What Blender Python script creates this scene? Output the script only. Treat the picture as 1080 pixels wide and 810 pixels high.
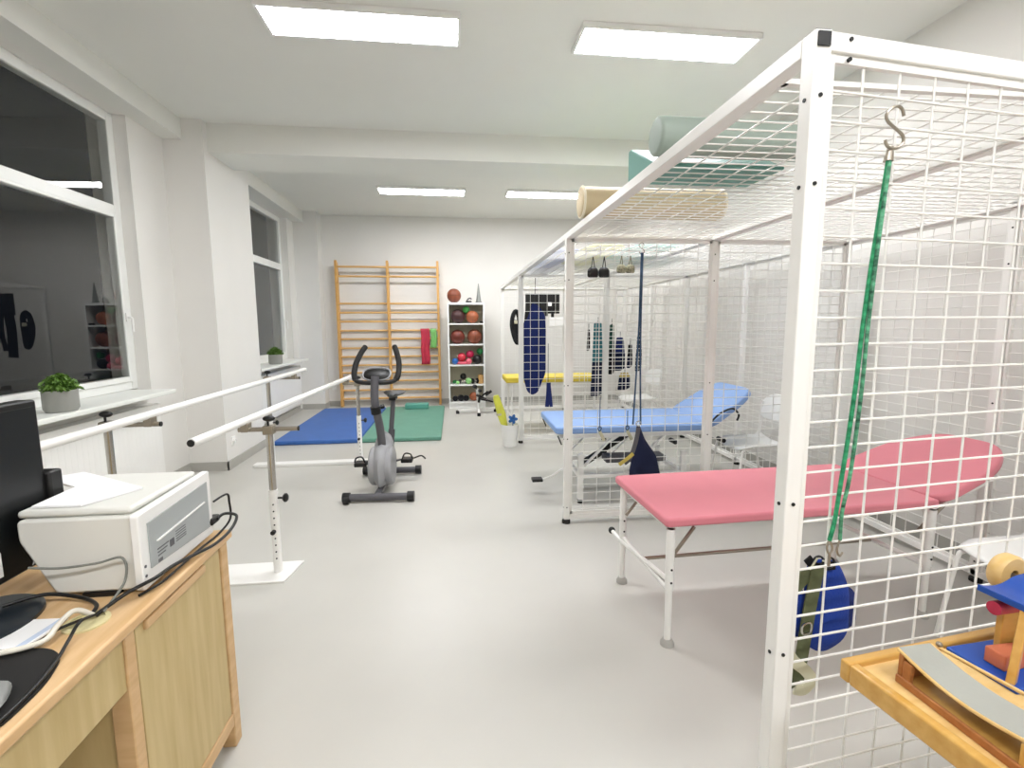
import bpy, math, random
from mathutils import Vector, Matrix, Euler
random.seed(7)
PI = math.pi
for o in list(bpy.data.objects): bpy.data.objects.remove(o)
scene = bpy.context.scene
COL = scene.collection

# ------------------------------------------------------------------ camera, world, exposure
H = 1.42
YAW, PITCH, ROLL, FPX = math.radians(6.77), math.radians(6.92), math.radians(-0.31), 513.0
cy, sy, cp, sp = math.cos(YAW), math.sin(YAW), math.cos(PITCH), math.sin(PITCH)
fw = Vector((sy*cp, cy*cp, -sp)); rt = Vector((cy, -sy, 0)); up = rt.cross(fw)
rt2 = rt*math.cos(ROLL) + up*math.sin(ROLL); up2 = up*math.cos(ROLL) - rt*math.sin(ROLL)
cam = bpy.data.cameras.new('camera'); camo = bpy.data.objects.new('camera', cam); COL.objects.link(camo)
cam.sensor_width = 36; cam.lens = FPX/1080*36; cam.clip_start = 0.02
M = Matrix(((rt2.x, up2.x, -fw.x, 0), (rt2.y, up2.y, -fw.y, 0), (rt2.z, up2.z, -fw.z, H), (0, 0, 0, 1)))
camo.matrix_world = M
scene.camera = camo
world = bpy.data.worlds.new('night'); scene.world = world; world.use_nodes = True
world.node_tree.nodes['Background'].inputs[0].default_value = (0.01, 0.013, 0.02, 1)
world.node_tree.nodes['Background'].inputs[1].default_value = 0.3
scene.view_settings.view_transform = 'Standard'; scene.view_settings.look = 'None'
scene.view_settings.gamma = 1; scene.view_settings.use_curve_mapping = False
scene.view_settings.exposure = 0.0
LAMP = 49.5

# ------------------------------------------------------------------ materials
def lin(h):
    h = h.lstrip('#'); c = [int(h[i:i+2], 16)/255 for i in (0, 2, 4)]
    return tuple(x/12.92 if x <= .04045 else ((x+.055)/1.055)**2.4 for x in c) + (1,)
_M = {}
def mat(name, col, rough=.5, metal=0., var=.04, scale=6., bump=0., bscale=60., coat=0., spec=.5, trans=0., ior=1.45, stretch=None, col2=None, sheen=0.):
    if name in _M: return _M[name]
    m = bpy.data.materials.new(name); m.use_nodes = True; nt = m.node_tree; b = nt.nodes['Principled BSDF']
    c = lin(col)
    tc = nt.nodes.new('ShaderNodeTexCoord'); mp = nt.nodes.new('ShaderNodeMapping'); no = nt.nodes.new('ShaderNodeTexNoise')
    nt.links.new(tc.outputs['Object'], mp.inputs[0]); nt.links.new(mp.outputs[0], no.inputs['Vector'])
    no.inputs['Scale'].default_value = scale; no.inputs['Detail'].default_value = 4
    if stretch: mp.inputs['Scale'].default_value = stretch
    r = nt.nodes.new('ShaderNodeValToRGB'); r.color_ramp.elements[0].position = .3; r.color_ramp.elements[1].position = .7
    if col2: a, d = c, lin(col2)
    else:
        a = tuple(min(1, x*(1-var)) for x in c[:3])+(1,); d = tuple(min(1, x*(1+var)) for x in c[:3])+(1,)
    r.color_ramp.elements[0].color = a; r.color_ramp.elements[1].color = d
    nt.links.new(no.outputs['Fac'], r.inputs[0]); nt.links.new(r.outputs[0], b.inputs['Base Color'])
    b.inputs['Roughness'].default_value = rough; b.inputs['Metallic'].default_value = metal
    b.inputs['Coat Weight'].default_value = coat; b.inputs['Specular IOR Level'].default_value = spec
    b.inputs['Transmission Weight'].default_value = trans; b.inputs['IOR'].default_value = ior
    b.inputs['Sheen Weight'].default_value = sheen
    if bump:
        n2 = nt.nodes.new('ShaderNodeTexNoise'); n2.inputs['Scale'].default_value = bscale; n2.inputs['Detail'].default_value = 3
        nt.links.new(tc.outputs['Object'], n2.inputs['Vector'])
        bp = nt.nodes.new('ShaderNodeBump'); bp.inputs['Strength'].default_value = bump; bp.inputs['Distance'].default_value = .01
        nt.links.new(n2.outputs['Fac'], bp.inputs['Height']); nt.links.new(bp.outputs[0], b.inputs['Normal'])
    _M[name] = m; return m
def emit(name, col, s):
    m = bpy.data.materials.new(name); m.use_nodes = True; nt = m.node_tree; b = nt.nodes['Principled BSDF']
    b.inputs['Base Color'].default_value = (.8, .8, .8, 1)
    b.inputs['Emission Color'].default_value = lin(col); b.inputs['Emission Strength'].default_value = s
    return m
WALL = mat('wall_paint', '#e9e7e2', .6, var=.015, scale=2, bump=.04, bscale=90)
CEIL = mat('ceiling_paint', '#e9e9e3', .8, var=.01, scale=2)
FLOOR = mat('vinyl_floor', '#c5c3bc', .33, var=.04, scale=1.3, spec=.5)
BASEB = mat('vinyl_coving', '#b3b1aa', .4)
WINW = mat('window_upvc', '#f1f2ee', .3, var=.01)
SILL = mat('sill_white', '#eceee8', .35, var=.01)
GLASS = mat('window_glass', '#f2f4f2', .0, var=0, trans=1, ior=1.44)
STEELW = mat('white_powder_coat', '#f3f2ee', .32, var=.01, spec=.5)
WIRE = mat('white_wire_coat', '#f0efea', .4, var=.01)
CHROME = mat('chrome', '#bdbab4', .22, metal=1.)
DCHROME = mat('brushed_steel', '#a59d90', .35, metal=1.)
BLACK = mat('black_plastic', '#141414', .4)
BLACKF = mat('black_fabric', '#17181b', .9, bump=.3, bscale=200)
RUBBER = mat('black_rubber', '#1c1b1a', .75)
DGREY = mat('dark_grey_paint', '#57565a', .4)
MGREY = mat('silver_plastic', '#9b9b9d', .35, var=.03)
WOOD = mat('beech_desk', '#caa473', .45, scale=4, stretch=(1.5, 1.5, 9), col2='#dcb98a')
WOODT = mat('beech_desktop', '#cfa773', .4, scale=4, stretch=(9, 1.2, 9), col2='#e3c194')
WOODP = mat('beech_panel', '#bfa772', .45, scale=4, stretch=(6, 9, .8), col2='#cfb986')
WOODD = mat('beech_inner', '#7d6237', .6, scale=4, stretch=(6, 9, .8), col2='#8d7045')
WOODB = mat('pine_wall_bar', '#d6a55f', .45, scale=5, stretch=(1, 6, 6), col2='#e6bd80')
WOODV = mat('pine_wall_bar_post', '#cf9a52', .45, scale=5, stretch=(6, 6, 1), col2='#dfb06c')
WOODY = mat('lacquered_beech', '#c99848', .32, scale=5, stretch=(1.5, 9, 9), col2='#d9ac60', coat=.2)
WOODL = mat('lacquered_ply', '#dfb873', .35, scale=5, stretch=(1.5, 9, 9), col2='#ecca8c')
WOODR = mat('reddish_wood', '#a5683a', .45, scale=5, stretch=(1.5, 9, 9), col2='#b87c48')
PINK = mat('pink_vinyl', '#dd8490', .42, var=.02, bump=.03, bscale=200)
BLUEV = mat('light_blue_vinyl', '#86a6d8', .45, var=.02)
YELV = mat('yellow_vinyl', '#ead24a', .45, var=.03)
MATB = mat('blue_mat_vinyl', '#3a68b0', .5, var=.05)
MATG = mat('green_mat_vinyl', '#659a87', .5, var=.05)
TEAL = mat('teal_vinyl', '#6a9f93', .5, var=.03)
TEALD = mat('teal_block_vinyl', '#5fa596', .5, var=.03)
SAGE = mat('sage_vinyl', '#9fada3', .5, var=.03)
BEIGE = mat('beige_vinyl', '#c8b692', .5, var=.03)
BEIGEC = mat('cream_piping', '#e9e0c8', .6)
NAVY = mat('navy_fabric', '#1b2a66', .85, var=.1, bump=.3, bscale=150)
NAVYD = mat('dark_navy_fabric', '#10193a', .85, var=.1, bump=.3, bscale=150)
ROYAL = mat('royal_blue_fabric', '#173a94', .85, var=.08, bump=.3, bscale=150)
OLIVE = mat('olive_webbing', '#5e6446', .9, var=.25, scale=30)
WEBC = mat('beige_webbing', '#c9c6ab', .9)
GREENR = mat('green_cord', '#0d6a44', .7, scale=34, stretch=(1, 1, 2), col2='#3fae78')
DGREENR = mat('dark_green_cord', '#0b3c2c', .7, scale=40, stretch=(1, 1, 2), col2='#6fc095')
BLUER = mat('slate_cord', '#3d5570', .8, var=.2, scale=30)
BROWNB = mat('brown_leather_ball', '#8a4a33', .45, var=.1, bump=.3, bscale=120)
BROWN2 = mat('tan_leather_ball', '#a9613f', .45, var=.1, bump=.3, bscale=120)
BROWN3 = mat('dark_leather_ball', '#462a2a', .4, var=.1, bump=.3, bscale=120)
BROWN4 = mat('chestnut_leather_ball', '#74362a', .42, var=.1, bump=.3, bscale=120)
GREENB = mat('green_rubber', '#5cc460', .35)
LGREEN = mat('light_green_rubber', '#98d685', .4)
DGREEN = mat('dark_green_rubber', '#2f8a4a', .4)
REDB = mat('red_rubber', '#d23c4c', .35)
PINKB = mat('pink_rubber', '#ea6f80', .4)
MAGB = mat('magenta_rubber', '#b7244e', .35)
BLUEB = mat('blue_rubber', '#2c64a8', .35)
REDT = mat('red_latex', '#c8344c', .5, var=.12, scale=12)
GREENT = mat('green_latex', '#86c873', .5, var=.06)
WHITEP = mat('white_plastic', '#f2f2ef', .4, var=.01)
IVORY = mat('printer_plastic', '#e3e3dc', .45, var=.01)
PGREY = mat('printer_panel', '#a9aeae', .4, var=.02)
PAPER = mat('paper', '#fafafa', .7, var=.005)
SCREEN = mat('dark_screen', '#090d0f', .35, var=.2, scale=2)
CREAM = mat('cream_plastic', '#d9cf9f', .5)
POT = mat('grey_pot', '#9a9b95', .6)
LEAF = mat('leaf', '#3c6420', .5, scale=40, col2='#7fa54a')
SOIL = mat('soil', '#3a2c20', .9)
LIMEY = mat('lime_plastic', '#d9da52', .45, var=.08)
ORANGE = mat('orange_wood', '#d57a58', .45, var=.05)
BLUEP = mat('blue_painted_wood', '#184ca6', .4, var=.04)
MAGW = mat('magenta_grip', '#b8304f', .45)
GREYL = mat('grey_leatherette', '#a9aaa2', .5, var=.04, bump=.1, bscale=120)
KHAKI = mat('khaki_fabric', '#c9b45c', .8, var=.15)
CUSHB = mat('periwinkle_cushion', '#8ea4e4', .6, var=.04)
CUSHY = mat('pale_yellow_cushion', '#ecea85', .6, var=.03)
CUSHT = mat('mint_cushion', '#8fd2c4', .6, var=.04)
MINTD = mat('teal_webbing', '#3d7c86', .85, var=.2, scale=30)
LAMPE = emit('lamp_diffuser', '#f8f8fb', LAMP)
GREYM = mat('grey_cone', '#8f938f', .4, metal=.4)

# ------------------------------------------------------------------ mesh builder
def frame_of(d):
    d = Vector(d).normalized(); a = Vector((0, 0, 1)) if abs(d.z) < .9 else Vector((1, 0, 0))
    x = a.cross(d).normalized(); return x, d.cross(x).normalized()
class MB:
    def __init__(s): s.v = []; s.f = []
    def add(s, vs, fs):
        n = len(s.v); s.v += [Vector(v) for v in vs]; s.f += [tuple(i+n for i in f) for f in fs]; return s
    def box(s, c, d, R=None):
        hx, hy, hz = d[0]/2, d[1]/2, d[2]/2; c = Vector(c)
        vs = [Vector((x, y, z)) for z in (-hz, hz) for y in (-hy, hy) for x in (-hx, hx)]
        if R: vs = [R @ v for v in vs]
        return s.add([c+v for v in vs], [(0, 2, 3, 1), (4, 5, 7, 6), (0, 1, 5, 4), (2, 6, 7, 3), (0, 4, 6, 2), (1, 3, 7, 5)])
    def bb(s, x0, x1, y0, y1, z0, z1): return s.box(((x0+x1)/2, (y0+y1)/2, (z0+z1)/2), (abs(x1-x0), abs(y1-y0), abs(z1-z0)))
    def bar(s, a, b, w, h=None, upv=(0, 0, 1)):
        a, b = Vector(a), Vector(b); h = h or w; d = (b-a).normalized(); u0 = Vector(upv)
        if abs(d.dot(u0)) > .95: u0 = Vector((0, 1, 0))
        x = d.cross(u0).normalized(); z = x.cross(d)
        R = Matrix((x, d, z)).transposed()
        return s.box((a+b)/2, (w, (b-a).length, h), R)
    def tube(s, pts, r, n=8, cap=True, closed=False):
        P = [Vector(p) for p in pts]; N = len(P); rr = r if isinstance(r, (list, tuple)) else [r]*N
        base = len(s.v); px = None
        for i, p in enumerate(P):
            if closed: t = P[(i+1) % N]-P[i-1]
            else: t = P[min(i+1, N-1)]-P[max(i-1, 0)]
            t.normalize()
            if px is None: px, _ = frame_of(t)
            px = (px - t*px.dot(t)).normalized(); py = t.cross(px)
            for k in range(n):
                a = 2*PI*k/n; s.v.append(p+(px*math.cos(a)+py*math.sin(a))*rr[i])
        for i in range(N if closed else N-1):
            for k in range(n):
                a = base+i*n; b = base+((i+1) % N)*n
                s.f.append((a+k, a+(k+1) % n, b+(k+1) % n, b+k))
        if cap and not closed:
            s.f.append(tuple(base+k for k in range(n))[::-1]); s.f.append(tuple(base+(N-1)*n+k for k in range(n)))
        return s
    def cyl(s, a, b, r, n=16, r2=None): return s.tube([a, b], [r, r if r2 is None else r2], n)
    def lathe(s, prof, o=(0, 0, 0), R=None, n=24):
        o = Vector(o); base = len(s.v)
        for (r, z) in prof:
            for k in range(n):
                a = 2*PI*k/n; v = Vector((max(r, 1e-5)*math.cos(a), max(r, 1e-5)*math.sin(a), z))
                s.v.append(o+(R @ v if R else v))
        for i in range(len(prof)-1):
            for k in range(n):
                a = base+i*n; b = a+n; s.f.append((a+k, a+(k+1) % n, b+(k+1) % n, b+k))
        s.f.append(tuple(base+k for k in range(n))[::-1]); s.f.append(tuple(base+(len(prof)-1)*n+k for k in range(n)))
        return s
    def ball(s, c, r, sc=(1, 1, 1), n=20, m=12):
        prof = [(r*math.sin(PI*i/m), -r*math.cos(PI*i/m)) for i in range(m+1)]
        return s.lathe(prof, c, Matrix.Diagonal(Vector(sc)), n)
    def prism(s, poly, o, ex, ey, d):      # 2-D outline in the frame ex, ey pushed out along d
        o, ex, ey, d = Vector(o), Vector(ex), Vector(ey), Vector(d); n = len(poly)
        A = [o+ex*x+ey*y for x, y in poly]; B = [a+d for a in A]
        return s.add(A+B, [tuple(range(n))[::-1], tuple(range(n, 2*n))]+[(i, (i+1) % n, n+(i+1) % n, n+i) for i in range(n)])
    def puff(s, poly, o, ex, ey, nrm, th, rings=4):   # stuffed outline: thick in the middle, thin at the seam
        o, ex, ey, nv = Vector(o), Vector(ex), Vector(ey), Vector(nrm); n = len(poly)
        cx = sum(p[0] for p in poly)/n; cyy = sum(p[1] for p in poly)/n; loops = []
        for side in (1, -1):
            R = []
            for j in range(rings+1):
                t = 1-j/(rings+1)*1.0; h = th*math.sqrt(max(0, 1-t*t))*side/2
                R.append([o+ex*(cx+(x-cx)*t)+ey*(cyy+(y-cyy)*t)+nv*h for x, y in poly])
            for j in range(rings+1):
                if side == -1 and j == 0: continue
                s_base = len(s.v); s.v += R[j]; loops.append((side, j, s_base))
        top = {j: b for sd, j, b in loops if sd == 1}; bot = {j: b for sd, j, b in loops if sd == -1}; bot[0] = top[0]
        for D, fl in ((top, 0), (bot, 1)):
            for j in range(rings):
                for i in range(n):
                    q = (D[j]+i, D[j]+(i+1) % n, D[j+1]+(i+1) % n, D[j+1]+i); s.f.append(q[::-1] if fl else q)
            c = len(s.v); s.v.append(o+ex*cx+ey*cyy+nv*(th/2*(-1 if fl else 1)))
            for i in range(n):
                q = (D[rings]+i, D[rings]+(i+1) % n, c); s.f.append(q[::-1] if fl else q)
        return s
    def xf(s, Mx):
        s.v = [Mx @ v for v in s.v]; return s
def smoothp(P, k=6, closed=False):
    P = [Vector(p) for p in P]; out = []; N = len(P)
    rng = range(N) if closed else range(N-1)
    for i in rng:
        if closed: a, b, c, d = P[i-1], P[i], P[(i+1) % N], P[(i+2) % N]
        else: a, b, c, d = P[max(i-1, 0)], P[i], P[i+1], P[min(i+2, N-1)]
        for j in range(k):
            t = j/k
            out.append(.5*((2*b)+(c-a)*t+(2*a-5*b+4*c-d)*t*t+(3*b-a-3*c+d)*t**3))
    if not closed: out.append(P[-1])
    return out
def circ(n, rx, ry=None, p=2.):
    ry = ry or rx; out = []
    for i in range(n):
        a = 2*PI*i/n; c, s_ = math.cos(a), math.sin(a)
        out.append((rx*math.copysign(abs(c)**(2/p), c), ry*math.copysign(abs(s_)**(2/p), s_)))
    return out
ROOTM = {}
def obj(name, mb, m, parent=None, bevel=0, world=False, label=None, seg=2, sharp=40, flat=False):
    me = bpy.data.meshes.new(name)
    vs = mb.v
    if world and parent:
        r = parent
        while r.parent: r = r.parent
        inv = ROOTM[r.name].inverted(); vs = [inv @ v for v in vs]
    me.from_pydata([tuple(v) for v in vs], [], mb.f); me.update()
    if not flat:
        me.shade_smooth(); me.set_sharp_from_angle(angle=math.radians(sharp))
    o = bpy.data.objects.new(name, me); COL.objects.link(o); me.materials.append(m)
    if parent: o.parent = parent
    if bevel:
        b = o.modifiers.new('bevel', 'BEVEL'); b.width = bevel; b.segments = seg; b.limit_method = 'ANGLE'; b.angle_limit = math.radians(40); b.harden_normals = False
    if label: o['label'] = label
    return o
def tag(o, label, cat, group=None, kind=None):
    o['label'] = label; o['category'] = cat
    if group: o['group'] = group
    if kind: o['kind'] = kind
    return o
def thing(name, label, cat, loc=(0, 0, 0), rz=0, group=None):
    o = bpy.data.objects.new(name, None); COL.objects.link(o); o.location = loc; o.rotation_euler = (0, 0, rz); o.empty_display_size = .1
    ROOTM[o.name] = Matrix.Translation(Vector(loc)) @ Matrix.Rotation(rz, 4, 'Z')
    return tag(o, label, cat, group)
def struct(name, mb, m, parent=None, bevel=0):
    o = obj(name, mb, m, parent, bevel)
    if not parent: o['kind'] = 'structure'
    return o
def one(name, mb, m, label, cat, group=None, bevel=0, sharp=40):
    """a thing that is one mesh, origin moved to its base"""
    c = sum(mb.v, Vector())/len(mb.v); base = Vector((c.x, c.y, min(v.z for v in mb.v)))
    mb.v = [v-base for v in mb.v]
    o = obj(name, mb, m, None, bevel, sharp=sharp); o.location = base
    return tag(o, label, cat, group)
def copy_tree(o, parent=None):
    c = o.copy(); COL.objects.link(c)
    if parent: c.parent = parent
    for ch in list(o.children): copy_tree(ch, c)
    return c
def roundpoly(pts, r, k=5):
    out = []; n = len(pts)
    for i in range(n):
        p = Vector(pts[i]); a = Vector(pts[i-1]); b = Vector(pts[(i+1) % n])
        rr = min(r, (a-p).length*.45, (b-p).length*.45)
        A = p+(a-p).normalized()*rr; B = p+(b-p).normalized()*rr
        for j in range(k+1):
            t = j/k; q = A*(1-t)**2+p*2*t*(1-t)+B*t*t; out.append((q.x, q.y))
    return out

# ------------------------------------------------------------------ room shell
XW, XR, YB, YF, ZC = -2.6, 3.04, 8.9, -2.6, 3.30
ZL = 3.12
struct('floor', MB().bb(-3.0, XR+.2, YF-.2, YB+.2, -.1, 0), FLOOR)
struct('ceiling', MB().bb(-3.0, XR+.2, YF-.2, YB+.2, ZC, ZC+.1), CEIL)
struct('wall_right', MB().bb(XR, XR+.2, YF-.2, YB+.2, 0, ZC), WALL)
struct('wall_back', MB().bb(XW-.2, XR, YB, YB+.2, 0, ZC), WALL)
struct('wall_front', MB().bb(XW-.2, XR, YF-.2, YF, 0, ZC), WALL)
W = [(1.70, 4.50), (6.25, 8.32)]           # the two window openings along y
ZS = .87
wl = MB()
ys = [YF]+[v for w in W for v in w]+[YB]
for a, b in ((ys[0], ys[1]), (ys[2], ys[3]), (ys[4], ys[5])): wl.bb(-2.9, XW, a, b, 0, ZC)
for a, b in W: wl.bb(-2.9, XW, a, b, 0, ZS); wl.bb(-2.9, XW, a, b, ZL, ZC)
struct('wall_left', wl, WALL)
struct('trim_1', MB().bb(XW, -2.25, 5.0, 5.98, 0, ZC), WALL)                 # pilaster
struct('trim_2', MB().bb(XW, -2.22, 8.62, YB, 0, ZC), WALL)                  # pilaster by the back wall
struct('trim_3', MB().bb(-2.25, XR, 5.08, 5.62, 3.04, ZC), CEIL)               # ceiling beam
struct('trim_4', MB().bb(XW, -2.43, YF, 5.0, ZL, ZC), CEIL)               # lintel box
struct('trim_5', MB().bb(XW, -2.43, 5.98, 8.62, ZL, ZC), CEIL)
bbz = .09
b1 = MB().bb(XW, XW+.012, YF, 5.0, 0, bbz).bb(XW, -2.238, 4.988, 5.0, 0, bbz).bb(-2.25, -2.238, 4.988, 5.99, 0, bbz).bb(XW, -2.238, 5.98, 5.992, 0, bbz).bb(XW, XW+.012, 5.99, 8.61, 0, bbz).bb(XW, -2.208, 8.608, 8.62, 0, bbz).bb(-2.22, -2.208, 8.608, YB, 0, bbz)
struct('baseboard_left', b1, BASEB)
struct('baseboard_back', MB().bb(-2.208, XR, YB-.012, YB, 0, bbz), BASEB)
struct('baseboard_right', MB().bb(XR-.012, XR, YF, YB-.012, 0, bbz), BASEB)

def window(n, y0, y1, label, handle=True, tilt=0.):
    w = bpy.data.objects.new('window_%d' % n, None); COL.objects.link(w); w.location = (-2.7, (y0+y1)/2, ZS); w['kind'] = 'structure'
    ROOTM[w.name] = Matrix.Translation((-2.7, (y0+y1)/2, ZS)); w['label'] = label
    x0, x1 = -2.78, -2.70; zb, zt = ZS+.03, ZL
    f = MB(); t = .075
    f.bb(x0, x1, y0, y0+t, zb, zt); f.bb(x0, x1, y1-t, y1, zb, zt); f.bb(x0, x1, y0+t, y1-t, zt-t, zt); f.bb(x0, x1, y0+t, y1-t, zb, zb+t)
    f.bb(x0, x1, y0+t, y1-t, 2.31, 2.40)
    obj('window_frame', f, WINW, w, .006, world=True)
    s = MB(); q = .045; xs = x1+.012
    ya, yb_, za, zb2 = y0+t-.01, y1-t+.01, zb+t-.01, 2.32
    s.bb(x0+.02, xs, ya, ya+q, za, zb2); s.bb(x0+.02, xs, yb_-q, yb_, za, zb2); s.bb(x0+.02, xs, ya+q, yb_-q, za, za+q); s.bb(x0+.02, xs, ya+q, yb_-q, zb2-q+.02, zb2)
    sash = obj('sash', s, WINW, w, .006, world=True)
    xg = x1-.03
    ym = (y0+y1)/2; def_c = Matrix.Translation((xg, ym, 0)); 
    for ang, b_ in ((tilt, (ya+q-.005, yb_-q+.005, za+q-.005, zb2-.035)), (tilt*.7, (y0+t-.005, y1-t+.005, 2.395, zt-t+.005))):
        obj('pane', MB().bb(xg-.004, xg, *b_).xf(def_c @ Matrix.Rotation(-math.radians(ang), 4, 'Z') @ def_c.inverted()), GLASS, w, world=True)
    if handle:
        hy = yb_-q/2; h = MB().box((xs+.006, hy, 1.5), (.012, .028, .07)).tube([(xs+.01, hy, 1.5), (xs+.035, hy, 1.5), (xs+.045, hy, 1.49), (xs+.045, hy, 1.38)], .009, 8)
        obj('handle', h, WHITEP, w, world=True)
    obj('window_sill', MB().prism(roundpoly([(-2.72, 0), (-2.34, 0), (-2.34, .035), (-2.72, .035)], .008, 3), (0, y0+.005, ZS-.005), (1, 0, 0), (0, 0, 1), (0, (y1-.12)-y0, 0)), SILL, w, world=True)
window(1, *W[0], 'large white framed window with dark glass nearest the desk', tilt=1.3)
window(2, *W[1], 'narrower white framed window with dark glass near the wall bars')

# ------------------------------------------------------------------ ceiling lights
def light(x0, x1, y0, y1, label):
    cx, cyy = (x0+x1)/2, (y0+y1)/2
    t = thing('ceiling_light', label, 'ceiling light', (cx, cyy, ZC-.035), 0, 'ceiling light panels')
    f = MB(); e = .018; z0, z1 = ZC-.035, ZC-.001
    f.bb(x0, x1, y0, y0+e, z0, z1).bb(x0, x1, y1-e, y1, z0, z1).bb(x0, x0+e, y0+e, y1-e, z0, z1).bb(x1-e, x1, y0+e, y1-e, z0, z1).bb(x0+e, x1-e, y0+e, y1-e, z1-.006, z1)
    obj('frame', f, WHITEP, t, world=True)
    obj('diffuser', MB().bb(x0+e, x1-e, y0+e, y1-e, z0+.004, z0+.012), LAMPE, t, world=True)
light(-1.12, .08, 3.20, 3.52, 'bright rectangular ceiling light panel, near row, left of centre')
light(.84, 2.04, 3.20, 3.52, 'bright rectangular ceiling light panel, near row, right of centre')
light(-1.0, .2, 7.0, 7.32, 'bright ceiling light panel, far row beyond the beam, above the wall bars')
light(.78, 1.98, 7.0, 7.32, 'bright ceiling light panel, far row, partly behind the beige roll')
light(-1.12, .08, -.6, -.28, 'ceiling light panel behind the viewpoint, window side')
light(.84, 2.04, -.6, -.28, 'ceiling light panel behind the viewpoint, cage side')

# ------------------------------------------------------------------ radiators
def radiator(y0, y1, z0, z1, label):
    t = thing('radiator', label, 'radiator', (-2.54, (y0+y1)/2, z0))
    m = MB().bb(-2.585, -2.50, y0, y1, z0, z1)
    k = int((y1-y0)/.05)
    for i in range(k):
        y = y0+.03+i*(y1-y0-.06)/max(1, k-1); m.bb(-2.502, -2.4988, y-.016, y+.016, z0+.04, z1-.04)
    obj('panel', m, STEELW, t, .004, world=True)
    g = MB().bb(-2.59, -2.495, y0-.003, y1+.003, z1, z1+.008)
    obj('top_grille', g, STEELW, t, world=True)
    obj('valve', MB().cyl((-2.54, y1+.0, z0+.06), (-2.54, y1+.05, z0+.06), .014).cyl((-2.54, y1+.05, z0+.06), (-2.54, y1+.05, z0-.1), .01), STEELW, t, world=True)
radiator(2.2, 4.42, .16, .77, 'long white panel radiator under the large window')
radiator(6.35, 8.3, .16, .77, 'white panel radiator under the far window, behind the bars')

# sockets
def socket(x, y, z, label, ax='x'):
    m = MB().box((x+.006, y, z), (.012, .075, .085)).lathe([(.026, 0), (.026, .012), (.02, .014), (.018, .006), (0, .006)], (x+.011, y, z), Matrix.Rotation(PI/2, 3, 'Y')) if ax == 'x' else \
        MB().box((x, y-.006, z), (.075, .012, .085)).lathe([(.026, 0), (.026, .012), (.02, .014), (.018, .006), (0, .006)], (x, y-.011, z), Matrix.Rotation(PI/2, 3, 'X'))
    return one('wall_socket', m, WHITEP, label, 'socket')
socket(-2.25, 5.14, .27, 'small white wall socket low on the pilaster, behind the near parallel bar')
socket(-2.12, 8.9, .33, 'small white wall socket low in the far corner, left of the wall bars', 'y')

# ------------------------------------------------------------------ plants
def plant(x, y, z, r, h, label):
    t = thing('potted_plant', label, 'plant', (x, y, z), 0, 'potted plants on the window sills')
    obj('pot', MB().lathe([(r*.86, 0), (r, h*.15), (r, h), (r*.9, h), (r*.88, h*.8), (0, h*.8)], n=32), POT, t)
    obj('soil', MB().lathe([(r*.87, h*.80), (r*.87, h*.86), (0, h*.87)]), SOIL, t)
    f = MB()
    for i in range(700):
        a = random.uniform(0, 2*PI); e = random.uniform(0, PI/2); R = r*random.uniform(.45, 1.2)
        c = Vector((math.cos(a)*math.cos(e)*R, math.sin(a)*math.cos(e)*R, h*.98+math.sin(e)*r*random.uniform(.5, 1.15)))
        q = Euler((random.uniform(-1, 1), random.uniform(-1, 1), a)).to_matrix(); l = r*random.uniform(.14, .24); w = l*.5
        f.add([c+q @ Vector(v) for v in ((-l, 0, 0), (0, -w, l*.15), (l, 0, 0), (0, w, l*.15))], [(0, 1, 2, 3)])
    for i in range(14):
        a = 2*PI*i/14; f.cyl((0, 0, h*.8), (math.cos(a)*r*.7, math.sin(a)*r*.7, h*.8+r*.7), .002, 5)
    obj('foliage', f, LEAF, t, flat=True)
plant(-2.44, 3.31, .90, .088, .135, 'small leafy green plant in a grey pot on the near window sill')
plant(-2.45, 7.05, .90, .088, .135, 'small leafy green plant in a grey pot on the far window sill')

# ------------------------------------------------------------------ wall bars
t = thing('wall_bars', 'double bay of pale wooden wall bars fixed to the back wall', 'wall bars', (-1.11, 8.8, 0))
PX = (-1.97, -1.115, -.26)
for i, x in enumerate(PX):
    p = MB().prism(roundpoly([(-.05, 0), (.07, 0), (.07, 2.47), (-.05, 2.54)], .03, 3), (x-.02, 8.77, 0), (0, 1, 0), (0, 0, 1), (.04, 0, 0))
    obj('post', p, WOODV, t, .003, world=True)
RZ = (2.42, 2.26, 1.80, 1.645, 1.49, 1.335, 1.19, 1.03, .88, .73, .60, .45, .29, .14)
for k in range(2):
    for j, z in enumerate(RZ):
        yy = 8.74 if j in (0, 4, 1) else 8.77
        a, b = PX[k]+.02, PX[k+1]-.02
        ov = MB().tube([(a-.01, yy, z), (b+.01, yy, z)], .018, 10)
        obj('rung', ov, WOODB, t, world=True)
for x in PX:
    for z in (.25, 2.3):
        obj('wall_bracket', MB().bb(x-.03, x+.03, 8.84, YB-.001, z-.015, z+.015), DCHROME, t, world=True)

def drape(y, z0, x0, x1, zlen, zback, m, name, label):
    b = MB(); n = 10; prof = []
    for i in range(n+1): prof.append((y-.028, z0-zlen+zlen*i/n))
    for i in range(1, 6):
        a = PI-PI*i/6; prof.append((y+.028*math.cos(a), z0+.028*math.sin(a)))
    for i in range(1, 5): prof.append((y+.028, z0-zback*i/4))
    U = 9; vs = []
    for (yy, zz) in prof:
        for j in range(U):
            u = j/(U-1); vs.append((x0+(x1-x0)*u+.006*math.sin(zz*17), yy-.006*math.sin(u*PI*5)*min(1, (z0-zz)*6 if zz < z0 else 0), zz))
    fs = [(i*U+j, i*U+j+1, (i+1)*U+j+1, (i+1)*U+j) for i in range(len(prof)-1) for j in range(U-1)]
    b.add(vs, fs); o = one(name, b, m, label, 'exercise band')
    s = o.modifiers.new('solid', 'SOLIDIFY'); s.thickness = .004; s.offset = 0
    return o
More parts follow.
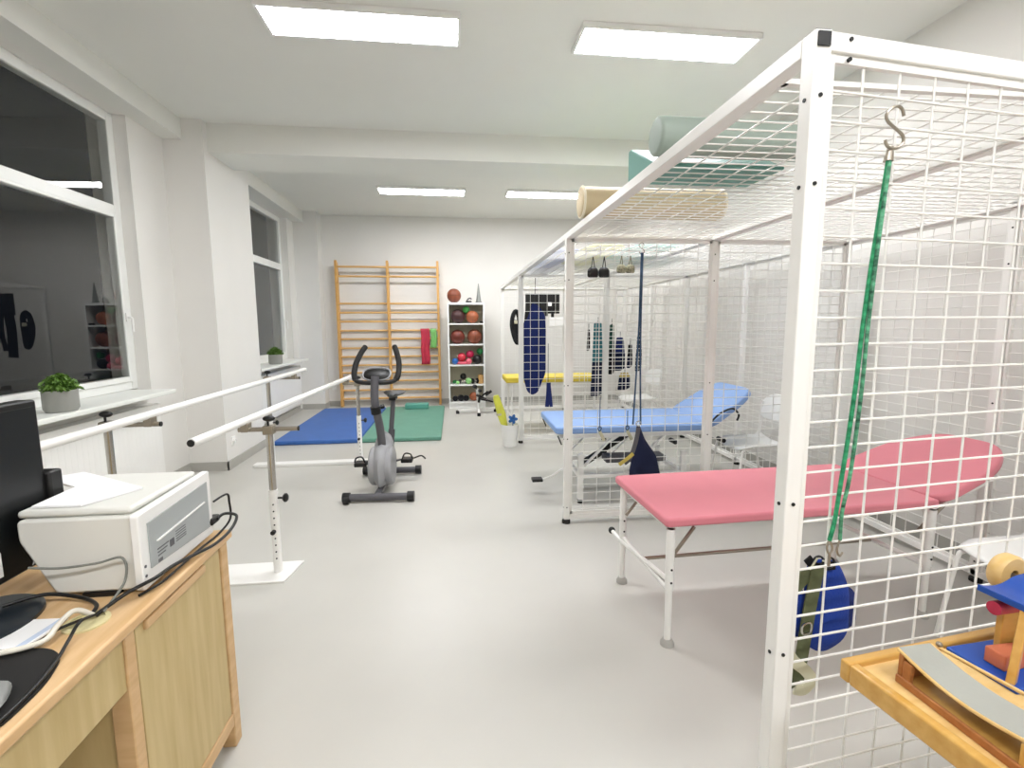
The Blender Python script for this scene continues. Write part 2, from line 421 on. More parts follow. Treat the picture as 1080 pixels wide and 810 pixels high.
drape(8.77, 1.335, -.575, -.425, .60, .35, REDT, 'exercise_band', 'long crumpled red exercise band hanging over a wall bar rung')
drape(8.77, 1.335, -.405, -.30, .31, .25, GREENT, 'exercise_band', 'short flat green exercise band hanging over a wall bar rung')

# ------------------------------------------------------------------ mats
def gmat(x0, x1, y0, y1, z, m, label, name='exercise_mat', z0=0):
    t = thing(name, label, 'mat', ((x0+x1)/2, (y0+y1)/2, z0))
    obj('pad', MB().bb(x0, x1, y0, y1, z0, z0+z), m, t, .014, world=True, seg=3)
    obj('piping', MB().tube([(x0+.012, y0+.012, z0+z*.55), (x1-.012, y0+.012, z0+z*.55), (x1-.012, y1-.012, z0+z*.55), (x0+.012, y1-.012, z0+z*.55)], .016, 6, closed=True), m, t, world=True)
gmat(-2.17, -1.165, 5.98, 8.35, .05, MATB, 'blue vinyl exercise mat on the floor, beside the green one')
gmat(-1.155, -.18, 5.98, 8.35, .05, MATG, 'green vinyl exercise mat on the floor in front of the wall bars')
one('foam_block', MB().bb(-.82, -.44, 8.05, 8.25, .052, .13), TEALD, 'small teal foam block at the far end of the green mat', 'foam block', bevel=.01)

# ------------------------------------------------------------------ shelf with balls
SX0, SX1, SY0, SY1 = -.10, .525, 8.30, 8.66
t = thing('bookcase', 'tall narrow white open bookcase with five compartments against back wall', 'bookcase', ((SX0+SX1)/2, (SY0+SY1)/2, 0))
for x in (SX0, SX1-.025): obj('side_panel', MB().bb(x, x+.025, SY0, SY1, 0, 1.80), WHITEP, t, .002, world=True)
SZ = (.10, .40, .74, 1.09, 1.44, 1.775)
for z in SZ: obj('shelf', MB().bb(SX0+.025, SX1-.025, SY0, SY1, z-.012, z+.012 if z < 1.7 else 1.80), WHITEP, t, .002, world=True)
obj('back_panel', MB().bb(SX0+.02, SX1-.02, SY1, SY1+.006, .06, 1.79), mat('bookcase_back', '#cfc7ae', .6), t, world=True)
obj('plinth', MB().bb(SX0+.025, SX1-.025, SY0+.02, SY0+.035, 0, .085), WHITEP, t, world=True)
def ball(x, z, r, m, label, y=None, seam=False, name='ball', group='balls on the bookcase'):
    y = y if y is not None else SY0+max(.1, r+.02)
    t = thing(name, label, 'ball', (x, y, z), random.uniform(0, 6), group)
    obj('shell', MB().ball((0, 0, r), r, n=32, m=20), m, t)
    if seam:
        R = r*1.001
        for e in ((0, 0, 0), (PI/2, 0, 0), (PI/2, 0, PI/2)):
            q = Euler(e).to_matrix()
            obj('seam', MB().tube([q @ Vector((R*math.cos(a), R*math.sin(a), 0))+Vector((0, 0, r)) for a in [2*PI*i/32 for i in range(32)]], r*.014, 5, closed=True), BLACK, t)
def SX(px): return .015+(px-478.6)*.0162
ball(SX(478.8), 1.801, .118, BROWNB, 'brown basketball sitting on top of the bookcase', SY0+.14, True, 'basketball')
ball(SX(481.2)+.02, 1.453, .118, BROWN3, 'dark maroon ball, left one in the top compartment', None, True, 'medicine_ball')
ball(SX(497.2)+.005, 1.453, .108, BROWN2, 'tan orange ball, right one in the top compartment', None, True, 'medicine_ball')
ball(SX(491.2), 1.617, .062, GREENB, 'small bright green ball perched on the two balls of top compartment', SY0+.175)
ball(SX(482)-.003, 1.103, .122, BROWN4, 'chestnut medicine ball, left of the pair on second shelf', None, True, 'medicine_ball')
ball(SX(499)+.01, 1.103, .125, BROWNB, 'chestnut medicine ball, right of the pair on second shelf', None, True, 'medicine_ball')
ball(SX(478)+.01, .753, .055, BLUEB, 'small blue ball at left of the middle shelf', SY0+.07)
ball(SX(485.7), .80, .075, REDB, 'shiny red ball resting on the pink disc cushion', SY0+.12)
ball(SX(493)+.002, .753, .052, PINKB, 'small pink ball in front on the middle shelf', SY0+.06)
ball(SX(494.5)+.0, .857, .068, MAGB, 'magenta ball resting behind and above the small pink ball', SY0+.11)
ball(SX(502), .753, .080, BLACK, 'black ball at right of the middle shelf', SY0+.10)
ball(SX(505), .912, .056, DGREEN, 'dark green ball on top of the black ball', SY0+.14)
one('balance_cushion', MB().lathe([(.11, 0), (.135, .015), (.135, .03), (.11, .045), (0, .04)], (SX(484.5)+.03, SY0+.15, .753)), PINKB, 'flat pink disc cushion under the red ball', 'cushion')
ball(SX(487), .485, .055, BLACK, 'black ball resting on the dark dumbbell on the fourth shelf', SY0+.14)
ball(SX(492.6), .413, .052, LGREEN, 'pale green ball at the front of the fourth shelf', SY0+.06)
ball(SX(481), .413, .03, LGREEN, 'tiny pale green ball at left of the fourth shelf', SY0+.05)
def dumbbell(x, y, z, l, r, m, label, rz=0):
    t = thing('dumbbell', label, 'dumbbell', (x, y, z), rz, 'dumbbells on the bookcase')
    obj('handle', MB().cyl((-l/2, 0, r), (l/2, 0, r), r*.4, 10), CHROME, t)
    for s in (-1, 1): obj('weight', MB().lathe([(r*.8, -l*.13), (r, -l*.09), (r, l*.09), (r*.8, l*.13)], (s*l*.37, 0, r), Matrix.Rotation(PI/2, 3, 'Y'), 8), m, t)
dumbbell(SX(487), SY0+.13, .413, .15, .036, BLACK, 'black dumbbell lying under the black ball on fourth shelf')
dumbbell(SX(499.5), SY0+.10, .413, .13, .048, BLACKF, 'bulky black dumbbell right of the pale green ball', .5)
dumbbell(SX(476)+.03, SY0+.18, .413, .08, .03, DGREEN, 'small dark green dumbbell at left end of fourth shelf', 1.2)
t = thing('ring_stack', 'stack of pale wooden rings at the right of fourth shelf', 'ring stack', (SX(505.5), SY0+.12, .413))
for i in range(5): obj('ring', MB().lathe([(.042, 0), (.05, .008), (.05, .022), (.042, .03)], (0, 0, i*.03), n=20), WOODB, t)
obj('peg', MB().cyl((0, 0, 0), (0, 0, .17), .01), WOODR, t)
for i, (px, l, r, lb) in enumerate(((478, .13, .045, 'dark ankle weight roll at the left of the bottom compartment'), (484, .12, .055, 'dark ankle weight roll in the middle of the bottom compartment'), (489.5, .10, .05, 'dark ankle weight roll beside the brown ball'))):
    t = thing('ankle_weight', lb, 'ankle weight', (SX(px)+.0, SY0+.11, .113), .2*i, 'ankle weights on the lowest shelf')
    obj('roll', MB().lathe([(r*.9, -l/2*.6), (r, -l/2*.5), (r, l/2*.5), (r*.9, l/2*.6)], (0, 0, r), Matrix.Rotation(PI/2, 3, 'X') , 18), BLACKF, t)
    obj('strap', MB().lathe([(r*1.03, -.012), (r*1.03, .012)], (0, 0, r), Matrix.Rotation(PI/2, 3, 'X'), 18), DGREY, t)
ball(SX(498), .113, .078, BROWN2, 'worn brown leather ball in the bottom compartment', SY0+.1, True, 'leather_ball')
t = thing('hand_dynamometer', 'small dark hand grip device on bookcase top beside basketball', 'grip device', (SX(494), SY0+.12, 1.801))
obj('body', MB().bb(-.05, .05, -.02, .02, 0, .03), BLACK, t, .006); obj('grip', MB().tube(smoothp([(-.03, 0, .03), (-.01, 0, .06), (.03, 0, .075), (.045, 0, .05)], 4), .012, 8), DGREY, t)
t = thing('metal_cone', 'slim grey pointed metal cone standing on the bookcase top', 'cone', (SX(504.5), SY0+.14, 1.801))
obj('shell', MB().lathe([(.055, 0), (.055, .012), (.045, .014), (.006, .32), (0, .325)], n=20), GREYM, t)
obj('base', MB().lathe([(.062, 0), (.062, .008), (.0, .008)]), BLACK, t)
one('small_case', MB().bb(SX(505), SX(509.5), SY0+.03, SY0+.09, 1.453, 1.485), BLACK, 'small flat black case at right of the top compartment', 'case', bevel=.006)

# exerciser stand beside the bookcase
t = thing('pedal_exerciser', 'low white steel stand with black pedals on floor beside bookcase', 'exerciser', (.38, 7.78, 0))
fr = MB(); fr.bar((-.33, .02, .05), (.27, .12, .06), .035).bar((.0, .06, .05), (-.01, -.23, .035), .035)
obj('base', fr, STEELW, t, .004)
obj('column', MB().bar((.0, .05, .05), (-.02, .05, .40), .045), STEELW, t, .004)
for x, y in ((-.34, .02), (.28, .12), (-.01, -.24)): obj('foot', MB().cyl((x, y, 0), (x, y, .05), .028, 12), RUBBER, t)
obj('crank', MB().cyl((-.03, -.02, .30), (.12, .08, .22), .02, 10).cyl((.05, .0, .28), (.15, 0, .36), .013, 8).cyl((.02, 0, .30), (.0, -.02, .18), .02, 8), BLACK, t)
for c, e in (((.17, .02, .20), (.1, .3, .5)), ((.09, -.04, .23), (0, .2, -.3)), ((.16, .0, .33), (.2, -.6, 0))): obj('pedal', MB().box(c, (.12, .07, .025), Euler(e).to_matrix()), BLACK, t, .004)
obj('knob', MB().ball((-.06, .0, .44), .04, (1, 1, .8)), BLACK, t); obj('knob', MB().ball((.02, .0, .37), .03), BLACK, t)
obj('spindle', MB().cyl((-.02, .05, .38), (-.06, .0, .44), .012, 8), BLACK, t)

# bucket with its contents
t = thing('bucket', 'white plastic waste bin on the floor by the cage', 'bin', (.635, 5.6, 0))
obj('wall', MB().lathe([(.082, 0), (.104, .25), (.108, .25), (.108, .26), (.10, .262), (.079, .008), (0, .008)], n=32), WHITEP, t)
t = thing('folded_umbrella', 'lime yellow long folded fabric bundle leaning out of the white bin', 'umbrella', (.60, 5.60, .015))
obj('canopy', MB().tube([(-.0, 0, .03), (-.02, 0, .2), (-.06, 0, .36), (-.12, 0, .56), (-.125, 0, .59)], [.02, .035, .052, .04, .03], 9), LIMEY, t)
obj('strap', MB().tube([(-.07, 0, .36), (-.075, 0, .385)], [.053, .053], 9), WEBC, t)
t = thing('toy_windmill', 'blue plastic flower shaped piece sticking out of the white bin', 'toy', (.67, 5.58, .012))
obj('stick', MB().cyl((0, 0, 0), (0, 0, .30), .006, 8), BLUEB, t)
for k in range(5):
    a = k*2*PI/5; obj('petal', MB().puff(circ(10, .03, .02), (.03*math.cos(a), .0, .31+.03*math.sin(a)), (math.cos(a), 0, math.sin(a)), (-math.sin(a), 0, math.cos(a)), (0, 1, 0), .015), BLUEB, t)

# ------------------------------------------------------------------ therapy cage
X0, X1c = .76, 2.86; T = .04; ZT = 2.03
def p1y(x): return 1.01+.112*(x-X0)
cage = thing('therapy_cage', 'long white steel wire mesh cage divided into bays along right wall', 'therapy cage', (X0, 1.01, 0))
YP = (3.28, 5.70, 7.90)
def post(x, y, rotp=False, z0=.0, foot=True):
    o = obj('post', MB().bb(x, x+T, y, y+T, .03, ZT), STEELW, cage, .003, world=True)
    if foot: obj('foot', MB().lathe([(.03, 0), (.03, .02), (.018, .03)], (x+T/2, y+T/2, 0)), RUBBER, cage, world=True)
    if y < 3.5:
        for z in (.12, .62, 1.0, 1.72, 1.90):
            obj('bolt', MB().cyl((x+T*.5, y-.0025, z), (x+T*.5, y+.002, z), .0045, 8), BLACK, o, world=True)
            obj('bolt', MB().cyl((x-.0025, y+T*.5, z-.004), (x+.002, y+T*.5, z-.004), .0045, 8), BLACK, o, world=True)
XS = (X0, 1.80, X1c-T)
for i, yb in enumerate((1.01,)+YP):
    for x in XS:
        post(x, p1y(x) if i == 0 else yb)
for y in (2.2, 4.5, 6.8): post(X1c-T, y)
# rails along Y
for x in (X0, 1.80, X1c-T):
    ya = p1y(x)+T
    for yb in YP:
        obj('top_rail', MB().bb(x, x+T, ya, yb, ZT-T, ZT), STEELW, cage, .003, world=True); ya = yb+T
ya = p1y(X1c)+T
for yb in YP:
    obj('bottom_rail', MB().bb(X1c-T, X1c, ya, yb, .035, .07), STEELW, cage, .003, world=True); ya = yb+T
# rails across
def xrail(x0, x1, yf, z0, z1, name):
    m = MB(); vs = []
    for x in (x0, x1):
        y = yf(x); vs += [(x, y, z0), (x, y+T, z0), (x, y+T, z1), (x, y, z1)]
    m.add(vs, [(0, 1, 2, 3), (7, 6, 5, 4), (0, 4, 5, 1), (1, 5, 6, 2), (2, 6, 7, 3), (3, 7, 4, 0)])
    obj(name, m, STEELW, cage, .003, world=True)
PL = [(lambda x: p1y(x))]+[(lambda x, y=y: y) for y in YP]
for yf in PL:
    for a, b in ((X0+T, 1.80), (1.80+T, X1c-T)):
        xrail(a, b, yf, ZT-T, ZT, 'top_rail'); xrail(a, b, yf, .035, .07, 'bottom_rail')
for z in (ZT-.012, ZT-.052): obj('bolt', MB().cyl((X0+.09, p1y(X0+.09)-.003, z), (X0+.09, p1y(X0+.09)+.003, z), .0045, 8), BLACK, cage, world=True)
obj('end_cap', MB().bb(X0+.006, X0+T-.006, 1.006, 1.012, ZT-T+.006, ZT-.006), BLACK, cage, world=True)
obj('end_cap', MB().bb(X0+.003, X0+T-.003, 1.013, 1.047, ZT-.001, ZT+.0015), BLACK, cage, world=True)
# mesh panels
WR = .003
def wire(m, a, b, r=WR): m.tube([a, b], r, 5, cap=False)
def vpanel(x0, x1, yf, z0=.07, z1=ZT-T, sx=.10, sz=.0605):
    m = MB(); fr = .018
    def P(x, z, dy=.012): return (x, yf(x)+dy, z)
    m.bar(P(x0, z1-fr/2), P(x1, z1-fr/2), .012, fr); m.bar(P(x0, z0+fr/2), P(x1, z0+fr/2), .012, fr)
    m.bar(P(x0+fr/2, z0), P(x0+fr/2, z1), fr, .012); m.bar(P(x1-fr/2, z0), P(x1-fr/2, z1), fr, .012)
    n = round((x1-x0)/sx)
    for i in range(1, n): x = x0+(x1-x0)*i/n; wire(m, P(x, z0), P(x, z1))
    k = int((z1-z0)/sz)
    for j in range(1, k+1):
        z = z1-.013-sz*j
        if z > z0+.02: wire(m, P(x0, z, .009), P(x1, z, .009))
    obj('mesh_panel', m, WIRE, cage, world=True)
for i, yf in enumerate(PL):
    q = .0605 if i < 2 else .10
    vpanel(X0+T, 1.80, yf, sz=q); vpanel(1.80+T, X1c-T, yf, sz=q)
def spanel(x, y0, y1, z0=.07, z1=ZT-T):
    m = MB(); fr = .018
    m.bar((x, y0, z1-fr/2), (x, y1, z1-fr/2), .012, fr); m.bar((x, y0, z0+fr/2), (x, y1, z0+fr/2), .012, fr)
    m.bar((x, y0+fr/2, z0), (x, y0+fr/2, z1), fr, .012); m.bar((x, y1-fr/2, z0), (x, y1-fr/2, z1), fr, .012)
    n = round((y1-y0)/.1)
    for i in range(1, n): y = y0+(y1-y0)*i/n; wire(m, (x, y, z0), (x, y, z1))
    k = int((z1-z0)/.0605)
    for j in range(1, k): wire(m, (x-.004, y0, z1-.0605*j), (x-.004, y1, z1-.0605*j))
    obj('mesh_panel', m, WIRE, cage, world=True)
def rpanel(x0, x1, y0, y1):
    m = MB(); z = ZT-T+.012; fr = .018
    m.bar((x0, y0+fr/2, z), (x1, y0+fr/2, z), fr, .012); m.bar((x0, y1-fr/2, z), (x1, y1-fr/2, z), fr, .012)
    m.bar((x0+fr/2, y0, z), (x0+fr/2, y1, z), fr, .012); m.bar((x1-fr/2, y0, z), (x1-fr/2, y1, z), fr, .012)
    n = round((x1-x0)/.1)
    for i in range(1, n): x = x0+(x1-x0)*i/n; wire(m, (x, y0, z), (x, y1, z))
    n = round((y1-y0)/.0605)
    for i in range(1, n): y = y0+(y1-y0)*i/n; wire(m, (x0, y, z+.004), (x1, y, z+.004))
    obj('roof_mesh', m, WIRE, cage, world=True)
ye = [p1y(1.3)+T+.03, YP[0]]
for a, b in ((p1y(X1c)+T, 2.2), (2.24, YP[0]), (YP[0]+T, 4.5), (4.54, YP[1]), (YP[1]+T, 6.8), (6.84, YP[2])): spanel(X1c-.02, a, b)
for a, b in ((X0+T, 1.80), (1.80+T, X1c-T)):
    rpanel(a, b, p1y(b)+T, YP[0]); rpanel(a, b, YP[0]+T, YP[1]); rpanel(a, b, YP[1]+T, YP[2])

# ------------------------------------------------------------------ rolls and cushions on the cage roof
ZR = 2.034
def xroll(x0, x1, y, r, m, label, cap=None, name='bolster_roll', rz=0):
    t = thing(name, label, 'bolster', ((x0+x1)/2, y, ZR), rz, 'bolsters on the cage roof'); L = (x1-x0)/2
    R = Matrix.Rotation(PI/2, 3, 'Y')
    e = min(.02, r*.2)
    prof = [(0, -L)]+[(r-e+e*math.sin(a), -L+e-e*math.cos(a)) for a in [i*PI/8 for i in range(5)]]
    prof += [(p[0], -p[1]) for p in prof[::-1]]
    obj('cover', MB().lathe(prof, (0, 0, r), R, 36), m, t)
    if cap:
        for s in (-1, 1): obj('end_piping', MB().tube([(s*(L-.012), r*.985*math.cos(a), r+r*.985*math.sin(a)) for a in [2*PI*i/28 for i in range(28)]], .007, 6, closed=True), cap, t)
    else:
        obj('zip', MB().bar((-L+.03, 0, 2*r), (L-.03, 0, 2*r), .012, .004), DGREY, t)
xroll(.745, 1.38, 1.80, .068, SAGE, 'grey green cylindrical bolster, nearest one on the cage roof')
xroll(.735, 1.60, 2.84, .086, BEIGE, 'long beige cylindrical bolster, farthest roll on the cage roof', BEIGEC)
t = thing('foam_wedge', 'teal wedge shaped foam cushion between two rolls on cage roof', 'wedge cushion', (1.06, 2.2, ZR))
obj('cover', MB().prism([(-.30, 0), (-.04, 0), (-.04, .135), (-.07, .135), (-.30, .012)], (-.285, 0, 0), (0, 1, 0), (0, 0, 1), (.56, 0, 0)), TEAL, t, .01)
obj('handle', MB().tube(smoothp([(-.1, -.038, .09), (-.05, -.02, .10), (.05, -.02, .10), (.1, -.038, .09)], 4), .008, 6), DGREY, t)
def cushion(x0, x1, y0, y1, h, m, label):
    t = thing('cushion', label, 'cushion', ((x0+x1)/2, (y0+y1)/2, ZR), 0, 'cushions on the far cage roof'); a, b = (x1-x0)/2, (y1-y0)/2
    obj('cover', MB().puff(circ(40, a, b, 6), (0, 0, h/2), (1, 0, 0), (0, 1, 0), (0, 0, 1), h, 6), m, t)
    obj('piping', MB().tube([(x, y, h/2) for x, y in circ(40, a, b, 6)], .006, 5, closed=True), m, t)
cushion(.84, 1.14, 4.3, 5.6, .09, CUSHB, 'periwinkle blue cushion on far cage roof, nearest the open edge')
cushion(1.17, 1.50, 4.1, 5.4, .10, CUSHY, 'pale yellow cushion on the far cage roof, in the middle')
cushion(1.54, 2.10, 4.1, 5.0, .10, CUSHT, 'mint green cushion on the far cage roof, nearest the wall')

# ------------------------------------------------------------------ treatment tables
def legframe(t, x, y0, y1, zt, knob=False, brace_x=0.1, feet=True):
    for y in (y0, y1):
        L = obj('leg', MB().tube([(x, y, .03), (x, y, zt)], .015, 12), STEELW, t)
        obj('foot', MB().lathe([(.03, 0), (.03, .012), (.02, .03)], (x, y, 0)), mat('grey_rubber', '#b5b3ad', .6), L)
        obj('sleeve', MB().cyl((x, y, .26), (x, y, zt), .019), STEELW, L)
        for z in (.3, .36): obj('screw', MB().cyl((x, y-.021, z), (x, y-.016, z), .005, 8), BLACK, L)
    obj('crossbar', MB().tube([(x, y0, .26), (x, y1, .26)], .012, 10), STEELW, t)
# pink table
t = thing('treatment_table', 'pink padded treatment table with raised head section, in the near bay', 'treatment table', (.88, 1.88, 0), math.radians(2.0))
ZP = .60
W_, L_ = .62, 1.36
obj('pad', MB().prism(roundpoly([(0, 0), (L_, 0), (L_, W_), (0, W_)], .025), (0, 0, ZP-.04), (1, 0, 0), (0, 1, 0), (0, 0, .04)), PINK, t, .012, seg=4)
ca, sa = math.cos(math.radians(21)), math.sin(math.radians(21))
head = roundpoly([(.01, 0), (.38, .03), (.58, .15), (.58, W_-.15), (.38, W_-.03), (.01, W_)], .12, 6)
obj('headrest', MB().prism(head, (L_, 0, ZP-.042), (ca, 0, sa), (0, 1, 0), (-sa*.042, 0, ca*.042)), PINK, t, .012, seg=4)
fr = MB(); zf = ZP-.058
fr.bar((.05, .10, zf), (L_+.0, .10, zf), .03, .03).bar((.05, W_-.10, zf), (L_, W_-.10, zf), .03, .03).bar((.05, .045, zf), (.05, W_-.045, zf), .03, .03).bar((L_-.02, .045, zf), (L_-.02, W_-.045, zf), .03, .03)
obj('frame', fr, STEELW, t, .003)
for x, sgn in ((.04, 1), (L_-.0, -1)):
    legframe(t, x, .04, W_-.04, ZP-.06)
for y in (.06, W_-.06):
    obj('brace', MB().tube([(.04, y-.02, .40), (.16, y, zf-.01)], .008, 8), DCHROME, t)
    obj('head_strut', MB().tube([(L_-.02, y+.02, .42), (L_+.12, y, ZP-.02)], .009, 8), DCHROME, t)
    obj('head_bar', MB().bar((L_+.01, y, ZP-.065), (L_+.40*ca, y, ZP-.065+.40*sa), .025, .012), STEELW, t)
obj('adjusting_bar', MB().tube([(.03, W_+.09, .24), (.03, W_-.02, .24), (.04, .05, .30), (.045, .03, .36)], .011, 8), STEELW, t)
obj('knob', MB().ball((.03, W_+.10, .24), .02), BLACK, t)
obj('stretcher', MB().tube([(.04, W_/2+.02, .26), (L_-.02, W_/2+.02, .26)], .009, 8), DCHROME, t)
# blue table
t = thing('treatment_table', 'light blue padded treatment table with raised head section, middle bay', 'treatment table', (.76, 3.58, 0), math.radians(-1.0))
ZP = .64; W_, L_ = .74, 1.24
obj('pad', MB().prism(roundpoly([(0, 0), (L_, 0), (L_, W_), (0, W_)], .04), (0, 0, ZP-.055), (1, 0, 0), (0, 1, 0), (0, 0, .055)), BLUEV, t, .014, seg=4)
ca, sa = math.cos(math.radians(33)), math.sin(math.radians(33))
head = roundpoly([(.01, 0), (.36, .04), (.50, .12), (.50, W_-.12), (.36, W_-.04), (.01, W_)], .1, 6)
obj('headrest', MB().prism(head, (L_, 0, ZP-.055), (ca, 0, sa), (0, 1, 0), (-sa*.05, 0, ca*.05)), BLUEV, t, .012, seg=4)
fr = MB(); zf = ZP-.08
for y in (.08, W_-.08): fr.bar((.06, y, zf), (L_, y, zf), .04, .035)
fr.bar((.06, .06, zf), (.06, W_-.06, zf), .04, .035).bar((L_-.02, .06, zf), (L_-.02, W_-.06, zf), .04, .035)
obj('frame', fr, STEELW, t, .003)
bs = MB()
for y in (.1, W_-.1): bs.bar((.22, y, .22), (L_-.15, y, .22), .04, .03)
bs.bar((.22, .1, .22), (.22, W_-.1, .22), .04, .03).bar((L_-.17, .1, .22), (L_-.17, W_-.1, .22), .04, .03)
obj('base_frame', bs, STEELW, t, .003)
for x in (.22, L_-.17):
    for y in (.1, W_-.1):
        L = obj('leg', MB().bb(x-.022, x+.022, y-.022, y+.022, .03, .40 if y < .2 else .32), STEELW, t, .003)
        obj('foot', MB().cyl((x, y, 0), (x, y, .03), .022, 12), RUBBER, L)
for y in (.12, W_-.12):
    for x in (.2, .62): obj('lift_arm', MB().bar((x, y, .24), (x+.3, y, zf-.02), .03, .015), STEELW, t, .002)
obj('hydraulic_ram', MB().cyl((.3, W_/2, .24), (.75, W_/2, .52), .022).cyl((.3, W_/2, .24), (.5, W_/2, .36), .03), BLACK, t)
obj('motor_box', MB().bb(.45, .95, .16, .30, .30, .35), DGREY, t, .006)
ped = obj('pedal_arm', MB().tube(smoothp([(.22, .35, .24), (.1, .33, .2), (.03, .32, .16), (-.06, .32, .13)], 4), .009, 8), STEELW, t)
obj('foot_pedal', MB().bb(-.14, -.05, .28, .36, .12, .145), BLACK, t, .006)
hp = MB()
for k in range(1): hp.tube(smoothp([(L_+.0, -.012, .66), (L_+.06, -.02, .72), (L_+.16, -.02, .76), (L_+.22, -.012, .71), (L_+.21, -.01, .66)], 6), .008, 8)
obj('side_handle', hp, BLACK, t)
obj('paper_roll_bar', MB().tube([(.05, .02, .50), (.02, .02, .57)], .006, 6).tube([(.05, W_-.02, .50), (.02, W_-.02, .57)], .006, 6), BLACK, t)
for x in (.95, 1.35): obj('knob', MB().cyl((x, -.01, .50), (x, .08, .50), .018, 12), BLACK, t)
# yellow table
t = thing('treatment_table', 'yellow padded treatment bench in the far bay', 'treatment table', (.68, 6.40, 0), 0)
ZP = .72; W_, L_ = .55, 1.30
obj('pad', MB().prism(roundpoly([(0, 0), (L_, 0), (L_, W_), (0, W_)], .03), (0, 0, ZP-.07), (1, 0, 0), (0, 1, 0), (0, 0, .07)), YELV, t, .014, seg=3)
fr = MB()
for y in (.05, W_-.05): fr.bar((.04, y, ZP-.085), (L_-.04, y, ZP-.085), .03, .03)
obj('frame', fr, STEELW, t, .003)
for x in (.08, L_-.08):
    for y in (.05, W_-.05): obj('leg', MB().tube([(x, y, 0), (x, y, ZP-.09)], .014, 10), STEELW, t)
    obj('crossbar', MB().tube([(x, .05, .18), (x, W_-.05, .18)], .01, 8), STEELW, t)

# ------------------------------------------------------------------ white chairs
def chair(loc, rz, label):
    t = thing('stacking_chair', label, 'chair', loc, rz, 'white stacking chairs in the cage')   # faces local -x
    def sgrid():
        vs = []; N = 12; K = 12
        for i in range(N+1):
            u = i/N; x = -.20+.40*u
            for j in range(K+1):
                v = j/K*2-1; wdt = .20-.02*u
                c = 1-.28*max(0, abs(u-.5)*2-.75)*4*.25
                vs.append((x, v*wdt*c, .45+.018*abs(v)**3-.012*math.cos(v*1.5)-(.02*(1-u*5) if u < .2 else 0)+(.02*(u-.85)*6 if u > .85 else 0)))
        return MB().add(vs, [(i*(K+1)+j, (i+1)*(K+1)+j, (i+1)*(K+1)+j+1, i*(K+1)+j+1) for i in range(N) for j in range(K)])
    s = obj('seat', sgrid(), WHITEP, t); m = s.modifiers.new('s', 'SOLIDIFY'); m.thickness = .012; m.offset = -1
    out = roundpoly([(-.19, 0), (.19, 0), (.205, .14), (.13, .21), (-.13, .21), (-.205, .14)], .07, 5)
    N = 12; vs = []
    b = MB().prism(out, (0, 0, 0), (0, 1, 0), (0, 0, 1), (.012, 0, 0))
    b.v = [Vector((.215+.05*(v.z/.21)-.9*(v.y**2)+v.x, v.y, v.z+.62)) for v in b.v]
    obj('backrest', b, WHITEP, t, .004)
    for sd in (-1, 1):
        obj('back_upright', MB().tube(smoothp([(.10, sd*.17, .43), (.19, sd*.185, .50), (.205, sd*.185, .64), (.21, sd*.175, .76)], 5), .010, 8), STEELW, t)
        obj('leg', MB().tube(smoothp([(-.10, sd*.15, .43), (-.18, sd*.18, .42), (-.20, sd*.19, .36), (-.24, sd*.21, .01)], 4), .010, 8), STEELW, t)
        obj('leg', MB().tube(smoothp([(.05, sd*.15, .43), (.13, sd*.18, .42), (.17, sd*.19, .36), (.25, sd*.21, .01)], 4), .010, 8), STEELW, t)
    obj('seat_frame', MB().tube([(-.1, -.15, .43), (-.1, .15, .43)], .009, 8).tube([(.08, -.15, .43), (.08, .15, .43)], .009, 8), STEELW, t)
    return t
chair((2.43, 3.66+.02, 0), .0, 'white moulded stacking chair behind the pink table, beside the blue table head')
chair((2.40, 1.62, 0), math.radians(4), 'white stacking chair nearest the viewpoint, in near bay by cage wall')
chair((2.42, 6.15, 0), 0.1, 'white stacking chair in the far bay behind hanging straps')

# ------------------------------------------------------------------ hanging slings and ropes
def hook(m, x, y, z, h=.07, r=.0022):       # S hook in the xz plane, lower bend at z
    q = h/4
    pts = [(q*.9, 3.2*q), (q*.6, 3.9*q), (-.1*q, 4.1*q), (-q, 3.5*q), (-q*.95, 2.7*q), (0, 2*q), (q*.95, 1.3*q), (q, .5*q), (.1*q, 0), (-q*.7, .2*q), (-q, .8*q)]
    m.tube(smoothp([(x+a, y, z+b) for a, b in pts], 4), r, 8)
    return m
# green rope sling on the near panel
yk = p1y(.965)-.012
t = thing('green_rope_sling', 'green cord hanging by a metal S hook from near cage mesh', 'rope', (.962, yk, .83))
obj('hook', hook(MB(), .966, yk-.006, 1.80, .085, .0032), DCHROME, t, world=True)
obj('ferrule', MB().tube([(.965, yk, 1.806), (.962, yk, 1.775)], [.006, .010], 12), DCHROME, t, world=True)
random.seed(3)
obj('cord', MB().tube(smoothp([(.962, yk, 1.776), (.951, yk, 1.65), (.941, yk, 1.54), (.932, yk, 1.40), (.927, yk, 1.28), (.918, yk, 1.15), (.909, yk, 1.05), (.900, yk, .95), (.890, yk, .90)], 6), .0048, 8), GREENR, t, world=True)
obj('cord', MB().tube(smoothp([(.962, yk-.004, 1.776), (.952, yk-.006, 1.65), (.944, yk-.008, 1.54), (.938, yk-.008, 1.40), (.936, yk-.008, 1.28), (.930, yk-.008, 1.15), (.924, yk-.006, 1.05), (.914, yk-.004, .97), (.918, yk, .90)], 6), .0042, 8), DGREENR, t, world=True)
obj('snap_clip', MB().tube(smoothp([(.890, yk, .90), (.885, yk, .88), (.893, yk, .865), (.899, yk, .88)], 4, True), .0025, 6, closed=True).tube([(.893, yk, .866), (.893, yk, .835)], .0035, 8).tube(smoothp([(.918, yk, .90), (.912, yk, .875), (.920, yk, .858), (.928, yk, .868)], 4), .0025, 6), DCHROME, t, world=True)
t = thing('padded_sling', 'royal blue padded sling with olive straps hanging low behind near mesh', 'sling', (.90, 1.08, .50))
ys_ = 1.10
